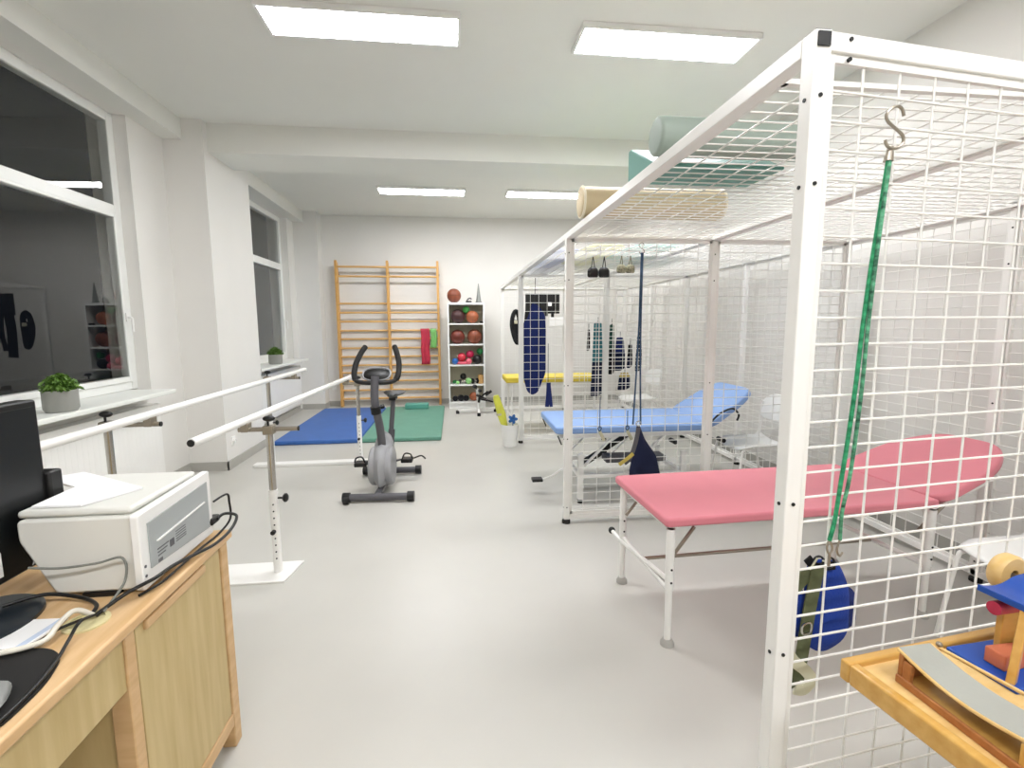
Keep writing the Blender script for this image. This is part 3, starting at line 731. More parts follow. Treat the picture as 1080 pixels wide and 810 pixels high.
def hang(poly, y, th, nm, m, par, nrm=(0, 1, 0)):
    return obj(nm, MB().puff(poly, (0, y, 0), (1, 0, 0), (0, 0, 1), nrm, th, 4), m, par, world=True)
hang(roundpoly([(.895, .81), (.985, .81), (1.03, .72), (1.035, .58), (.96, .54), (.90, .58)], .04), ys_, .05, 'pad', ROYAL, t)
hang(roundpoly([(1.0, .73), (1.075, .70), (1.085, .60), (1.045, .575), (1.0, .60)], .03), ys_+.03, .03, 'side_flap', NAVY, t)
hang(roundpoly([(.83, .74), (.87, .77), (.90, .70), (.90, .60), (.845, .61), (.82, .66)], .03), ys_-.01, .03, 'inner_pad', ROYAL, t)
def strap(pts, w, m, par, y=None, nm='strap', th=.004):
    P = smoothp(pts, 5); n = len(P); vs = []
    for i, p in enumerate(P):
        d = (P[min(i+1, n-1)]-P[max(0, i-1)]); d.y = 0; d.normalize(); q = Vector((-d.z, 0, d.x))*w/2
        vs += [p-q, p+q, p+q+Vector((0, th, 0)), p-q+Vector((0, th, 0))]
    b = MB().add(vs, [(i*4+k, i*4+(k+1) % 4, i*4+4+(k+1) % 4, i*4+4+k) for i in range(n-1) for k in range(4)]+[(0, 3, 2, 1), (4*n-4, 4*n-3, 4*n-2, 4*n-1)])
    return obj(nm, b, m, par, world=True)
strap([(.90, ys_-.03, .79), (.86, ys_-.03, .77), (.82, ys_-.03, .70), (.81, ys_-.03, .62), (.825, ys_-.03, .56)], .04, OLIVE, t)
strap([(.905, ys_-.035, .81), (.89, ys_-.035, .70), (.88, ys_-.035, .60), (.87, ys_-.035, .50)], .035, OLIVE, t)
strap([(.825, ys_-.04, .60), (.85, ys_-.04, .56), (.885, ys_-.04, .53), (.905, ys_-.04, .50), (.885, ys_-.04, .475), (.86, ys_-.04, .48)], .03, WEBC, t)
strap([(.83, ys_-.03, .60), (.845, ys_-.03, .53), (.87, ys_-.03, .48)], .03, OLIVE, t)
obj('buckle', MB().tube(smoothp([(.865, ys_-.045, .66), (.885, ys_-.045, .665), (.885, ys_-.045, .64), (.865, ys_-.045, .638)], 4, True), .003, 6, closed=True), CHROME, t, world=True)
obj('ring', MB().tube([(.915+.014*math.cos(a), ys_-.02, .815+.014*math.sin(a)) for a in [2*PI*i/16 for i in range(16)]], .003, 6, closed=True).tube([(.945+.014*math.cos(a), ys_-.02, .81+.014*math.sin(a)) for a in [2*PI*i/16 for i in range(16)]], .003, 6, closed=True), BLACK, t, world=True)
strap([(.885, ys_-.02, .825), (.91, ys_-.02, .80), (.95, ys_-.02, .80), (.965, ys_-.02, .80)], .022, BLACKF, t)
obj('suspension_cord', MB().tube([(.895, ys_-.04, .835), (.885, ys_-.03, .80)], .0025, 6).tube([(.895, yk+.02, .838), (.925, ys_-.03, .82)], .0025, 6), WEBC, t, world=True)

# navy triangular sling on second panel
def ropesling(x, y, ztop, zbot, dx, label, name='suspension_rope'):
    t = thing(name, label, 'rope', (x, y, zbot))
    obj('cord', MB().tube(smoothp([(x-.004, y, ztop), (x-.012, y, (ztop+zbot)/2), (x-dx, y, zbot)], 6), .006, 6), BLUER, t, world=True)
    obj('cord', MB().tube(smoothp([(x+.004, y, ztop), (x+.004, y, (ztop+zbot)/2), (x+dx*.6, y, zbot)], 6), .006, 6), BLUER, t, world=True)
    obj('hook', hook(MB(), x, y+.01, ztop-.005, .07, .003), DCHROME, t, world=True)
    return t
ropesling(1.275, 3.24, 1.90, .72, .035, 'slate blue doubled rope hanging on the second mesh panel')
t = thing('triangular_sling', 'navy fabric sling hanging in a triangle behind pink table edge', 'sling', (1.31, 3.2, .33))
hang(roundpoly([(1.275, .72), (1.315, .62), (1.40, .50), (1.435, .36), (1.42, .32), (1.21, .32), (1.205, .40), (1.245, .60), (1.25, .72)], .02), 3.20, .05, 'pad', NAVYD, t)
strap([(1.255, 3.17, .71), (1.235, 3.17, .60), (1.20, 3.17, .50), (1.16, 3.17, .46)], .03, DGREY, t)
strap([(1.22, 3.165, .53), (1.17, 3.165, .49), (1.12, 3.165, .455)], .025, KHAKI, t)
obj('ring', MB().tube([(1.262+.018*math.cos(a), 3.19, .735+.018*math.sin(a)) for a in [2*PI*i/16 for i in range(16)]], .004, 6, closed=True), CHROME, t, world=True)

# handles at the top of the second panel
def handle(x, y, z, m, mstr, label, r=.045):
    t = thing('weight_pouch', label, 'handle', (x, y, z), 0, 'handles hanging on the second mesh panel')
    obj('pouch', MB().puff(roundpoly([(-r, 0), (r, 0), (r, r*1.3), (r*.5, r*1.8), (-r*.5, r*1.8), (-r, r*1.3)], r*.4), (0, 0, 0), (1, 0, 0), (0, 0, 1), (0, 1, 0), r*1.2), m, t)
    obj('cord', MB().tube([(-r*.3, 0, r*1.7), (0, 0, r*3.6)], .003, 6).tube([(r*.3, 0, r*1.7), (0, 0, r*3.6)], .003, 6), mstr, t)
handle(.938, 3.25, 1.735, BLACK, BLACK, 'black bulky handle pouch, left of the black pair', .038)
handle(1.015, 3.25, 1.735, BLACK, BLACK, 'black bulky handle pouch, right of the black pair', .038)
CAMO = mat('camo_fabric', '#565a44', .8, scale=60, col2='#b8b49a')
handle(1.135, 3.25, 1.765, CAMO, CAMO, 'mottled grey green handle, left of the mottled pair', .032)
handle(1.198, 3.25, 1.765, CAMO, CAMO, 'mottled grey green handle, right of the mottled pair', .032)

# far bay partition: navy bolster bag etc.
t = thing('hanging_sling', 'long navy padded sling hanging behind the third mesh panel', 'sling', (.94, 5.78, .58))
hang(roundpoly([(.93, 1.68), (1.0, 1.66), (1.085, 1.55), (1.10, 1.40), (1.10, .84), (1.0, .60), (.93, .57), (.87, .62), (.81, .85), (.81, 1.42), (.88, 1.50)], .05), 5.79, .07, 'pad', NAVY, t)
obj('cord', MB().tube([(.96, 5.77, 1.66), (.97, 5.77, 1.97)], .004, 6), BLACK, t, world=True)
t = thing('small_strap', 'short forked navy strap hanging below the long navy sling', 'strap', (1.10, 5.63, .45))
strap([(1.105, 5.62, .74), (1.10, 5.62, .62), (1.085, 5.62, .45)], .05, NAVY, t); strap([(1.105, 5.615, .74), (1.12, 5.615, .60), (1.135, 5.615, .45)], .04, NAVY, t)
strap([(1.105, 5.66, .74), (1.105, 5.66, 1.2)], .006, BLACK, t, nm='cord')
def longstrap(x, y, z0, z1, w, mu, ml, label, zm=None):
    t = thing('hanging_strap', label, 'strap', (x, y, z0)); zm = zm or (z0+z1)/2
    hang(roundpoly([(x-w*.35, z1), (x+w*.3, z1), (x+w*.45, zm), (x-w*.45, zm)], .02), y, .04, 'upper_pad', mu, t)
    hang(roundpoly([(x-w*.42, zm+.03), (x+w*.5, zm+.02), (x+w*.5, z0+.03), (x+w*.1, z0), (x-w*.55, z0)], .02), y+.01, .05, 'lower_pad', ml, t)
    obj('cord', MB().tube([(x, y, z1-.02), (x, y, z1+.07)], .003, 6), BLACK, t, world=True)
longstrap(1.745, 5.79, .54, 1.44, .15, MINTD, NAVYD, 'tall hanging strap, teal above and navy below, on third panel', .96)
longstrap(1.63, 5.79, 1.10, 1.36, .04, BLACKF, BLACKF, 'short narrow black strap left of the tall teal and navy one')
longstrap(1.92, 5.79, .80, 1.42, .08, mat('dark_teal_fabric', '#2c5048', .9), BLACKF, 'dark green strap right of the tall teal and navy one')
longstrap(2.03, 5.80, .85, 1.26, .14, NAVY, NAVYD, 'broad navy strap in the middle of the third panel cluster')
longstrap(2.27, 5.79, .84, 1.28, .08, BLACKF, BLACKF, 'black narrow strap, right edge of the third panel cluster')
longstrap(2.16, 5.80, .88, 1.18, .07, BLACKF, NAVYD, 'small dark strap between the broad navy and right black ones')
longstrap(2.14-.02, 5.86, .60, .82, .16, KHAKI, NAVYD, 'khaki and navy pouch hanging low on the third panel', .76)
# far partition stuff
t = thing('hanging_harness', 'black looped harness hanging on the farthest mesh panel', 'harness', (.99, 7.87, 1.1))
obj('loop', MB().tube(smoothp([(1.0, 7.86, 1.64), (.95, 7.86, 1.55), (.94, 7.86, 1.38), (.99, 7.86, 1.18), (1.04, 7.86, 1.14), (1.05, 7.86, 1.35), (1.05, 7.86, 1.55)], 5, True), .035, 8, closed=True), BLACKF, t, world=True)
strap([(.99, 7.84, 1.50), (.98, 7.84, 1.38), (1.02, 7.84, 1.2)], .08, BLACKF, t)
obj('buckle', MB().bb(.97, 1.02, 7.79, 7.82, 1.44, 1.49), WEBC, t, .004, world=True)
t = thing('tool_rack', 'black square rack with dark gear hanging on farthest mesh panel', 'rack', (1.4, 7.87, 1.55))
obj('panel', MB().bb(1.16, 1.72, 7.865, 7.885, 1.60, 1.92), BLACK, t, .004, world=True)
for i, (x, z) in enumerate(((1.5, 1.72), (1.6, 1.66), (1.66, 1.76))): obj('grip', MB().tube([(x, 7.84, z), (x, 7.84, z-.16)], .025, 8), BLACK, t, world=True)
obj('white_tag', MB().bb(1.52, 1.58, 7.815, 7.825, 1.72, 1.78), PAPER, t, world=True)
t = thing('hanging_strap', 'long dark green strap hanging below the black rack', 'strap', (1.4, 7.84, 1.2))
strap([(1.36, 7.82, 1.66), (1.40, 7.82, 1.5), (1.42, 7.82, 1.2)], .10, mat('dark_teal_fabric', '#2c5048', .9), t); strap([(1.45, 7.81, 1.62), (1.46, 7.81, 1.3)], .05, DGREY, t)
t = thing('hanging_strap', 'broad black fabric strap hanging below the left of black rack', 'strap', (1.22, 7.84, .98))
strap([(1.22, 7.83, 1.64), (1.20, 7.83, 1.4), (1.22, 7.83, .98)], .14, BLACKF, t); strap([(1.31, 7.82, 1.64), (1.33, 7.82, 1.35), (1.30, 7.82, 1.08)], .07, BLACKF, t)
one('paper_box', MB().bb(1.55, 1.78, 7.80, 7.86, 1.40, 1.54), PAPER, 'white box hanging below the black rack on farthest panel', 'box', bevel=.004)

# things on and over the blue table edge
for i, (x, m2, lb) in enumerate(((1.00, BLUER, 'pair of small clips on cord hanging over the blue table, left'), (1.20, BLUER, 'small clip on cord hanging over blue table, right'))):
    t = thing('cord_clip', lb, 'clip', (x, 3.24, .60), 0, 'clips hanging over the blue table')
    obj('cord', MB().tube([(x, 3.24, .92-.1*i), (x, 3.24, .70)], .003, 6), m2, t, world=True)
    obj('clip', MB().tube(smoothp([(x, 3.24, .715), (x-.012, 3.24, .70), (x, 3.24, .68), (x+.012, 3.24, .70)], 4, True), .004, 6, closed=True), BLUER, t, world=True)
    strap([(x, 3.24, .68), (x+.015, 3.24, .65), (x+.035, 3.24, .61)], .022, WEBC, t)

# ------------------------------------------------------------------ parallel bars
t = thing('parallel_bars', 'white parallel walking bars on chrome posts with flat floor plates', 'parallel bars', (-1.4, 3.9, 0))
R1 = [(-1.66, 1.9, .945), (-1.60, 5.45, .955)]; R2 = [(-1.17, 2.27, .905), (-1.09, 5.3, .885)]
for a, b in (R1, R2):
    r = obj('handrail', MB().cyl(a, b, .021, 20), STEELW, t, world=True)
    d = (Vector(b)-Vector(a)).normalized()
    for p, s in ((Vector(a), -1), (Vector(b), 1)): obj('end_cap', MB().cyl(p+d*s*.0005, p+d*s*.003, .0165, 16), BLACK, r, world=True)
def rail_at(R, y):
    a, b = Vector(R[0]), Vector(R[1]); return a+(b-a)*((y-a.y)/(b.y-a.y))
for y, yb in ((2.81, (2.69, 2.93)), (5.1, (5.045, 5.155))):
    if y < 3: obj('floor_plate', MB().prism([(-2.06, yb[0]), (-.965, yb[0]), (-.925, yb[1]), (-2.06, yb[1])], (0, 0, 0), (1, 0, 0), (0, 1, 0), (0, 0, .012)), STEELW, t, .003, world=True)
    else: obj('floor_plate', MB().bb(-2.04, -.90, yb[0], yb[1], 0, .03), STEELW, t, .004, world=True)
    for x, R, sg in ((-1.86, R1, 1), (-1.035 if y < 3 else -.99, R2, 1)):
        p = obj('post', MB().cyl((x, y, .01), (x, y, .50), .024, 20), STEELW, t, world=True)
        hs = MB()
        for k in range(9): hs.cyl((x+.004, y-.0265, .10+k*.04), (x+.004, y-.022, .10+k*.04), .0045, 8)
        obj('pin_holes', hs, BLACK, p, world=True)
        q = rail_at(R, y)
        obj('inner_tube', MB().cyl((x, y, .50), (x, y, q.z-.045), .019, 20), CHROME, p, world=True)
        obj('locking_knob', MB().cyl((x+.02, y, .45), (x+.06, y, .45), .006, 8).lathe([(.014, 0), (.025, .01), (.025, .02), (.015, .028)], (x+.05, y, .45), Matrix.Rotation(PI/2, 3, 'Y'), 14), BLACK, p, world=True)
        obj('locking_pin', MB().cyl((x-.002, y-.045, .26), (x-.002, y-.022, .26), .013, 12), BLACK, p, world=True)
        zc = q.z-.052
        lo, hi = min(x, q.x)-.04, max(x, q.x)+.05
        if x > -1.5 and y < 3: hi = -.88
        cb = obj('cross_arm', MB().cyl((lo, y, zc), (hi, y, zc), .013, 14), DCHROME, t, world=True)
        obj('arm_cap', MB().cyl((hi, y, zc), (hi+.006, y, zc), .0135, 14), BLACK, cb, world=True)
        obj('arm_clamp', MB().bb(x-.028, x+.028, y-.028, y+.028, zc-.028, zc+.022), DCHROME, t, .005, world=True)
        obj('rail_clamp', MB().bb(q.x-.02, q.x+.02, y-.03, y+.03, zc-.01, q.z-.012), DCHROME, t, .004, world=True)
        kx = x+.0
        obj('wing_knob', MB().cyl((kx, y-.01, zc+.02), (kx, y-.01, zc+.05), .006, 8).ball((kx+.006, y-.01, zc+.062), .03, (1.1, .7, .55)), BLACK, t, world=True)

# ------------------------------------------------------------------ exercise bike
t = thing('exercise_bike', 'grey upright exercise bike with black handlebar facing the viewer', 'exercise bike', (-.62, 4.28, 0), math.radians(-3))
for y, x0, x1, lb in ((-.37, -.25, .27, ''), (.37, -.26, .24, '')):
    s = obj('stabiliser', MB().cyl((x0, y, .04), (x1, y, .04), .03, 18), DGREY, t)
    for x, sg in ((x0, -1), (x1, 1)): obj('end_cap', MB().cyl((x-sg*.03, y, .042), (x+sg*.025, y, .042), .04, 16), BLACK, s)
def shell():
    pr = roundpoly([(-.32, .13), (-.25, .06), (.12, .06), (.24, .12), (.26, .24), (.15, .36), (.05, .50), (-.03, .52), (-.08, .42), (-.22, .42), (-.33, .30)], .08, 5)
    return MB().puff(pr, (0, 0, 0), (0, 1, 0), (0, 0, 1), (1, 0, 0), .18, 5)
obj('housing', shell(), MGREY, t, sharp=80)
obj('flywheel_cover', MB().lathe([(.0, -.10), (.15, -.095), (.165, -.08), (.165, .08), (.15, .095), (0, .10)], (0, -.12, .23), Matrix.Rotation(PI/2, 3, 'Y'), 36), MGREY, t, .004)
obj('base_tube', MB().bar((0, -.37, .05), (0, .37, .05), .05, .05), DGREY, t, .008)
obj('column', MB().tube(smoothp([(0, -.10, .34), (-.01, -.12, .55), (-.035, -.17, .80), (-.03, -.14, 1.0)], 5), [.034]*16, 14), DGREY, t)
obj('column_collar', MB().cyl((-.028, -.158, .69), (-.034, -.168, .75), .042, 16), BLACK, t)
obj('adjusting_knob', MB().cyl((-.03, -.13, .73), (.02, -.09, .74), .02, 12), BLACK, t)
hb = smoothp([(-.165, .14, 1.235), (-.19, .07, 1.18), (-.215, -.02, 1.09), (-.21, -.10, 1.0), (-.17, -.13, .955), (-.03, -.14, .945), (.11, -.13, .955), (.15, -.10, 1.0), (.15, -.02, 1.09), (.12, .07, 1.18), (.09, .14, 1.235)], 6)
obj('handlebar', MB().tube(hb, .019, 12), BLACK, t)
obj('grip', MB().tube(hb[:22], .024, 12), RUBBER, t); obj('grip', MB().tube(hb[-22:], .024, 12), RUBBER, t)
cn = obj('console', MB().puff(circ(28, .115, .065, 2.6), (-.03, -.08, 1.01), (1, 0, 0), (0, .65, .76), (0, -.76, .65), .05, 4), BLACK, t, sharp=80)
obj('console_rim', MB().tube([Vector((-.03, -.075, 1.014))+Vector((1, 0, 0))*x+Vector((0, .65, .76))*y for x, y in circ(28, .115, .065, 2.6)], .009, 8, closed=True), MGREY, cn)
obj('display', MB().box((-.03, -.045, 1.035), (.1, .06, .004), Matrix.Rotation(math.radians(50), 3, 'X')), SCREEN, cn)
obj('seat_post', MB().cyl((.02, .16, .35), (.045, .24, .76), .022, 16).cyl((.02, .16, .30), (.03, .19, .48), .03, 16), DGREY, t)
obj('seat_clamp', MB().box((.045, .24, .76), (.06, .12, .03)), BLACK, t, .005)
sd = roundpoly([(-.025, -.15), (.025, -.15), (.055, -.04), (.105, .06), (.10, .12), (-.10, .12), (-.105, .06), (-.055, -.04)], .04, 5)
obj('saddle', MB().puff(sd, (.045, .25, .80), (1, 0, 0), (0, 1, .05), (0, 0, 1), .05, 4), BLACK, t, sharp=80)
for sg, a, x in ((-1, .02, -.09), (1, -.02, .09)):
    c = obj('crank', MB().bar((sg*.09, 0, .235), (sg*.115, .0+sg*.12, .235+a), .022, .014), DGREY, t)
    pd = obj('pedal', MB().box((sg*.175, sg*.12-.02, .235+a), (.10, .10, .035)), BLACK, t, .006)
    obj('pedal_strap', MB().tube(smoothp([(sg*.135, sg*.12-.05, .25+a), (sg*.16, sg*.12-.05, .30+a), (sg*.21, sg*.12-.04, .29+a), (sg*.225, sg*.12-.03, .25+a)]+([(.30, .10, .25), (.34, .10, .22)] if sg > 0 else []), 4), .007, 6), BLACK, pd)
obj('transport_wheel', MB().cyl((-.26, -.41, .03), (-.22, -.41, .03), .03, 14), BLACK, t)

# ------------------------------------------------------------------ desk
DX0, DX1, DY0, DY1, DZ = -1.42, -.755, -.35, 1.645, .75
t = thing('desk', 'light beech wood desk with cupboard door at its far end', 'desk', ((DX0+DX1)/2, .65, 0))
obj('worktop', MB().bb(DX0, DX1+.008, DY0, DY1+.008, DZ-.028, DZ), WOODT, t, .006, world=True, seg=3)
for x in (DX0+.005, DX1-.05):
    for y in (DY0+.01, DY1-.05): obj('leg', MB().bb(x, x+.045, y, y+.045, 0, DZ-.028), WOOD, t, .004, world=True)
obj('leg', MB().bb(DX1-.05, DX1-.005, 1.13, 1.165, 0, DZ-.028), WOOD, t, .003, world=True)
obj('apron', MB().bb(DX1-.03, DX1-.010, DY0+.055, 1.13, .585, DZ-.028), WOODP, t, .002, world=True)
cb = MB().bb(DX0+.02, DX1-.03, 1.14, 1.158, .08, DZ-.03).bb(DX0+.02, DX1-.03, DY1-.03, DY1-.012, .08, DZ-.03).bb(DX0+.02, DX1-.03, 1.158, DY1-.03, .08, .10).bb(DX0+.01, DX0+.02, DY0+.05, DY1-.03, .08, DZ-.03)
obj('cupboard', cb, WOODP, t, world=True)
obj('bottom_rail', MB().bb(DX1-.045, DX1-.006, 1.165, DY1-.05, .08, .125), WOOD, t, .003, world=True)
d = obj('door', MB().bb(DX1-.028, DX1-.008, 1.172, DY1-.058, .13, DZ-.036), WOODP, t, .002, world=True)
obj('finger_pull', MB().bb(DX1-.010, DX1+.002, 1.20, DY1-.16, DZ-.062, DZ-.038), WOOD, d, .004, world=True)
obj('grommet', MB().lathe([(.044, 0), (.044, .004), (.034, .006), (.034, .002), (0, .002)], (-.845, 1.145, DZ), n=32), CREAM, t, world=True)

# printer
t = thing('printer', 'off white box shaped printer with grey side panel on desk end', 'printer', (-.95, 1.43, DZ+.002))
PXa, PXb, PYa, PYb, PZa, PZb = -1.06, -.795, 1.26, 1.575, DZ+.012, .955
body = MB()
fz = [(PXa+.07, PZa), (PXb, PZa), (PXb, PZb), (PXa, PZb), (PXa, PZa+.14)]
body.prism(roundpoly(fz, .012, 3), (0, PYa, 0), (1, 0, 0), (0, 0, 1), (0, PYb-PYa, 0))
obj('body', body, IVORY, t, .006, world=True)
obj('lid', MB().bb(PXa-.005, PXb-.012, PYa+.01, PYb+.005, PZb+.001, PZb+.02), IVORY, t, .008, world=True)
sp_ = obj('side_cover', MB().prism(roundpoly([(PYa-.012, PZa), (PYb+.03, PZa-.0), (PYb+.03, PZb+.012), (PYa-.012, PZb+.004)], .01, 3), (PXb-.006, 0, 0), (0, 1, 0), (0, 0, 1), (.02, 0, 0)), WHITEP, t, .003, world=True)
obj('grey_panel', MB().prism([(PYa+.02, PZa+.045), (PYb+.005, PZa+.028), (PYb+.005, PZb-.018), (PYa+.02, PZb-.028)], (PXb+.0135, 0, 0), (0, 1, 0), (0, 0, 1), (.003, 0, 0)), PGREY, sp_, world=True)
obj('slot_rib', MB().bar((PXb+.018, PYa+.05, PZa+.105), (PXb+.018, PYb-.02, PZa+.118), .004, .004), WHITEP, sp_, world=True)
mk = MB()
for i in range(3): mk.bb(PXb+.0165, PXb+.0172, PYa+.05, PYa+.10-.008*i, PZa+.08-.009*i, PZa+.083-.009*i)
for i in range(5): mk.bb(PXb+.0165, PXb+.0172, PYa+.135, PYa+.185, PZa+.092-.007*i, PZa+.094-.007*i)
mk.bb(PXb+.0165, PXb+.0172, PYa+.105, PYa+.125, PZa+.062, PZa+.082).bb(PXb+.0165, PXb+.0172, PYa+.05, PYa+.068, PZa+.045, PZa+.054)
obj('rating_marks', mk, DGREY, sp_, world=True)
obj('port_screws', MB().cyl((PXb+.014, PYa+.0, PZa+.035), (PXb+.0155, PYa+.0, PZa+.035), .004, 8).cyl((PXb+.014, PYa+.0, PZa+.06), (PXb+.0155, PYa+.0, PZa+.06), .004, 8), DGREY, sp_, world=True)
obj('foot', MB().bb(-.93, -.85, PYa-.003, PYa+.02, DZ+.001, DZ+.012), BLACK, t, world=True)
obj('foot', MB().bb(-.85, -.80, PYb-.03, PYb, DZ+.001, DZ+.012), BLACK, t, world=True)
one('paper_sheet', MB().prism([(-1.13, 1.59), (-.86, 1.41), (-.93, 1.285), (-1.045, 1.29), (-1.05, 1.44), (-1.20, 1.53)], (0, 0, PZb+.0215), (1, 0, 0), (0, 1, 0), (0, 0, .005)), PAPER, 'white stack of paper lying on the printer lid', 'paper')

# monitor
t = thing('monitor', 'black flat computer monitor seen at left edge on the desk', 'monitor', (-1.10, 1.16, DZ+.002))
mx = -1.08
obj('housing', MB().prism(roundpoly([(.875, .81), (1.39, .81), (1.388, 1.235), (.875, 1.235)], .008, 3), (mx-.045, 0, 0), (0, 1, 0), (0, 0, 1), (.043, 0, 0)), BLACK, t, .005, world=True)
obj('screen', MB().bb(mx-.0025, mx-.0005, .89, 1.374, .835, 1.218), SCREEN, t, world=True)
obj('sticker', MB().prism([(1.315, .818), (1.375, .835), (1.375, .87), (1.335, .862)], (mx, 0, 0), (0, 1, 0), (0, 0, 1), (.0015, 0, 0)), PAPER, t, world=True, label='small white sticker')
obj('sticker', MB().bb(mx, mx+.0015, 1.20, 1.235, .83, .89), PAPER, t, world=True, label='white sticker')
obj('webcam', MB().bb(mx-.04, mx+.01, 1.386, 1.43, .955, 1.04), BLACK, t, .006, world=True)
obj('stand_neck', MB().bb(mx-.06, mx-.035, 1.08, 1.22, DZ+.012, .95), BLACK, t, .006, world=True)
obj('stand_base', MB().lathe([(.14, 0), (.14, .008), (.13, .014), (0, .018)], (0, 0, 0), Matrix.Diagonal(Vector((.78, .9, 1))), 40).xf(Matrix.Translation((mx-.0, 1.155, DZ+.001))), mat('stand_plastic', '#1d242b', .3), t, world=True)
one('document', MB().prism([(0, 0), (.17, .0), (.19, .115), (.0, .12)], (-1.075, 1.055, DZ+.001), (1, -.03, 0), (-.1, 1, 0), (0, 0, .003)), PAPER, 'white printed sheet on the desk below the monitor', 'paper')
dm = bpy.data.objects['document']
obj('printed_mark', MB().tube(smoothp([(-.07, .02, .0034), (-.05, .012, .0034), (-.045, .03, .0034), (-.035, .06, .0034)], 4), .0022, 5).bar((-.03, .02, .0035), (-.01, .02, .0035), .003, .0006), BLACK, dm)
obj('printed_margin', MB().bar((.07, -.05, .0034), (.085, .055, .0034), .014, .0006), mat('pale_blue_print', '#c9d6ea', .7), dm)
pad = roundpoly([(-.98, 1.062), (-.85, 1.052), (-.805, 1.02), (-.775, .94), (-.768, .82), (-.98, .80)], .04, 5)
one('mouse_pad', MB().prism(pad, (0, 0, DZ+.001), (1, 0, 0), (0, 1, 0), (0, 0, .004)), RUBBER, 'black mouse pad at front edge of the desk', 'mouse pad')
t = thing('computer_mouse', 'small grey mouse on the black mouse pad, cut by picture edge', 'mouse', (-.83, .885, DZ+.0055), .5)
obj('shell', MB().puff(circ(20, .032, .055, 2.4), (0, 0, .014), (1, 0, 0), (0, 1, 0), (0, 0, 1), .027, 4), mat('mouse_grey', '#8b8d8a', .5), t, sharp=80)
obj('wheel', MB().cyl((-.004, .03, .026), (.004, .03, .026), .006, 10), BLACK, t)
def cable(pts, r, m, label, name='cable'):
    return one(name, MB().tube(smoothp(pts, 7), r, 8), m, label, 'cable', 'cables on the desk', sharp=80)
zc = DZ+.006
cable([(-.772, 1.60, .865), (-.765, 1.64, .868), (-.758, 1.665, .865), (-.757, 1.67, .84), (-.757, 1.668, .78), (-.765, 1.60, .757), (-.768, 1.50, .7585), (-.768, 1.40, .7585), (-.77, 1.30, .758), (-.79, 1.24, .757)], .0035, BLACK, 'thin black lead looping from printer back along the desk edge')
cable([(-.775, 1.62, .80), (-.765, 1.65, .805), (-.735, 1.665, .79), (-.732, 1.61, .765), (-.74, 1.52, .758), (-.755, 1.43, .768), (-.762, 1.34, .782), (-.768, 1.27, .785), (-.80, 1.22, .778), (-.825, 1.18, .765), (-.835, 1.16, .758)], .0048, BLACK, 'thick black power cord running from printer plug to the cable hole')
one('power_plug', MB().box((-.785, 1.612, .80), (.022, .05, .022)).cyl((-.785, 1.585, .80), (-.785, 1.64, .80), .008), BLACK, 'black power plug in back corner of printer', 'plug', bevel=.004)
cable([(-.845, 1.16, .76), (-.86, 1.20, .763), (-.92, 1.235, .765), (-1.0, 1.24, .775), (-1.06, 1.20, .774)], .0045, BLACK, 'black cable from the monitor foot to cable hole')
cable([(-.838, 1.155, .762), (-.855, 1.13, .79), (-.87, 1.10, .775), (-.87, 1.06, .765), (-.93, 1.03, .765), (-1.02, 1.03, .765)], .006, mat('cream_cable', '#e4e0d2', .5), 'thick cream cable curving over the mouse pad')
cable([(-.83, 1.15, .765), (-.825, 1.10, .78), (-.82, 1.06, .765), (-.80, 1.0, .7605), (-.782, .93, .7605), (-.775, .86, .7605), (-.775, .78, .7605)], .0035, BLACK, 'black cable running along the front edge of the mouse pad')
cable([(-.85, 1.14, .762), (-.87, 1.10, .766), (-.885, 1.06, .763), (-.93, 1.035, .763), (-1.0, 1.02, .763)], .0035, BLACK, 'black cable between the white sheet and cream cable')
cable([(-.825, 1.17, .76), (-.815, 1.235, .80), (-.822, 1.245, .855), (-.88, 1.245, .845), (-.96, 1.24, .84), (-1.02, 1.23, .85)], .003, mat('grey_cable', '#7d7f78', .5), 'thin grey cable looped up in front of printer')

# ------------------------------------------------------------------ tray table with hand therapy device
t = thing('tray_table', 'lacquered wooden table with raised rim at bottom right of picture', 'table', (.796, .861, 0), math.radians(7.15))
TW, TD, TZ = .75, .55, .72; rm = .022
obj('tabletop', MB().bb(rm, TW-rm, -TD+rm, -rm, TZ-.03, TZ-.012), WOODL, t)
for a in ((0, TW, -rm, 0), (0, TW, -TD, -TD+rm), (0, rm, -TD+rm, -rm), (TW-rm, TW, -TD+rm, -rm)): obj('rim', MB().bb(*a, TZ-.045, TZ), WOODY, t, .005, seg=3)
for x in (.40, TW-.06):
    for y in (-.10, -TD+.06): obj('leg', MB().bb(x-.02, x+.02, y-.02, y+.02, 0, TZ-.03), WOODY, t, .004)
obj('leg_frame', MB().bb(.40, TW-.06, -.11, -.09, TZ-.10, TZ-.03).bb(.40, TW-.06, -TD+.05, -TD+.07, TZ-.10, TZ-.03), WOODY, t)
t = thing('hand_exerciser', 'wooden hand therapy frame with curved grey pad on the tray table', 'exercise device', (.868, .800, TZ-.012), math.radians(2.5))
HL = .215
obj('base_board', MB().bb(0, .075, -HL, 0, .001, .010), WOODY, t, .002)
obj('end_block', MB().bb(.0, .075, -.010, .0, .010, .060).bb(.0, .010, -.026, -.010, .010, .050), WOODR, t, .002)
obj('end_block', MB().bb(.0, .075, -HL, -HL+.010, .010, .052), WOODY, t, .002)
obj('side_rail', MB().bb(-.004, .003, -HL, .0, .0, .016), WOODR, t, .002)
obj('side_rail', MB().bb(.073, .080, -HL, .0, .0, .016), WOODR, t, .002)
vs = []; N = 16
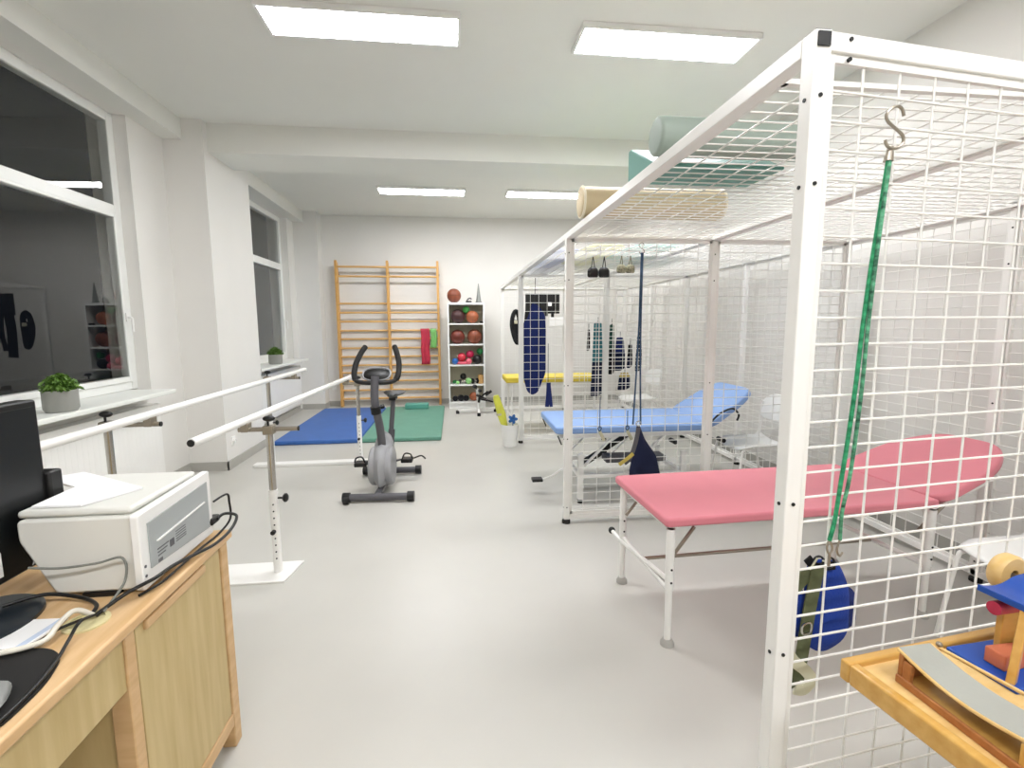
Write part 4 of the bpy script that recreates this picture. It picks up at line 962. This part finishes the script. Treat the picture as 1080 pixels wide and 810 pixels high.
for i in range(N+1):
    u = i/N; y = .006-(HL+.004)*u; z = .062-.006*u-.016*math.sin(PI*u)
    vs += [(.006, y, z), (.079+.010*u, y, z), (.079+.010*u, y, z+.005), (.006, y, z+.005)]
pd = MB().add(vs, [(i*4+k, i*4+(k+1) % 4, i*4+4+(k+1) % 4, i*4+4+k) for i in range(N) for k in range(4)]+[(0, 3, 2, 1), (N*4, N*4+1, N*4+2, N*4+3)])
obj('grey_pad', pd, GREYL, t, label='curved grey padded strip')
for k in (0, 1): obj('pad_edge', MB().tube([(v[0]+(-.002 if k == 0 else .002), v[1], v[2]+.002) for v in vs[k::4]], .0032, 8), WOODL, t)
obj('dowel', MB().cyl((.108, .015, .050), (.150, -.20, .046), .0036, 10), WOODL, t)
obj('dowel_post', MB().cyl((.108, .010, .001), (.108, .010, .050), .005, 10), WOODR, t)
obj('dowel_post', MB().cyl((.149, -.195, .001), (.149, -.195, .046), .005, 10), WOODR, t)
obj('screw', MB().cyl((.045, -HL+.010, .03), (.045, -HL+.022, .03), .006, 10), CHROME, t)
obj('wing_nut', MB().ball((.110, .012, .056), .006), DCHROME, t)
t = thing('finger_press', 'wooden upright device with blue top plate and magenta roller on tray', 'exercise device', (1.062, .765, TZ-.012), math.radians(4))
obj('base_plate', MB().bb(-.004, .22, -.03, .10, .0, .012), BLUEP, t, .003)
obj('orange_block', MB().prism([(.026, 0), (.22, 0), (.22, .026), (.026, .034)], (0, .012, .012), (1, 0, 0), (0, 0, 1), (0, .038, 0)), ORANGE, t, .003)
obj('upright', MB().bar((.006, -.012, .0), (.052, .006, .146), .014, .018), WOODY, t, .002)
obj('back_board', MB().bb(.075, .20, .055, .068, .012, .146), WOODY, t, .002)
vs = []; N = 10
for i in range(N+1):
    u = i/N; x = .040+.19*u; dz = -.012*math.sin(PI*min(1, u*1.6)); ya, yb = -.0-.045*u, .085+.02*u
    for y in (ya, yb):
        for z in (.146, .160): vs.append((x, y, z+dz*(1 if z > .15 else .6)))
pl = MB().add(vs, [q for i in range(N) for q in ((i*4, i*4+1, i*4+5, i*4+4), (i*4+2, i*4+6, i*4+7, i*4+3), (i*4+1, i*4+3, i*4+7, i*4+5), (i*4, i*4+4, i*4+6, i*4+2))]+[(0, 2, 3, 1), (N*4, N*4+1, N*4+3, N*4+2)])
obj('top_plate', pl, BLUEP, t, .002)
obj('roller', MB().cyl((.046, .055, .122), (.10, .055, .122), .014, 16), MAGW, t)
obj('wooden_wheel', MB().lathe([(.012, -.015), (.038, -.015), (.043, -.009), (.043, .009), (.038, .015), (.012, .015), (.012, -.015)], (.185, .128, .148), Matrix.Rotation(PI/2, 3, 'X'), 32), WOODL, t)
obj('axle', MB().cyl((.185, .060, .13), (.185, .150, .148), .010, 12), DCHROME, t)
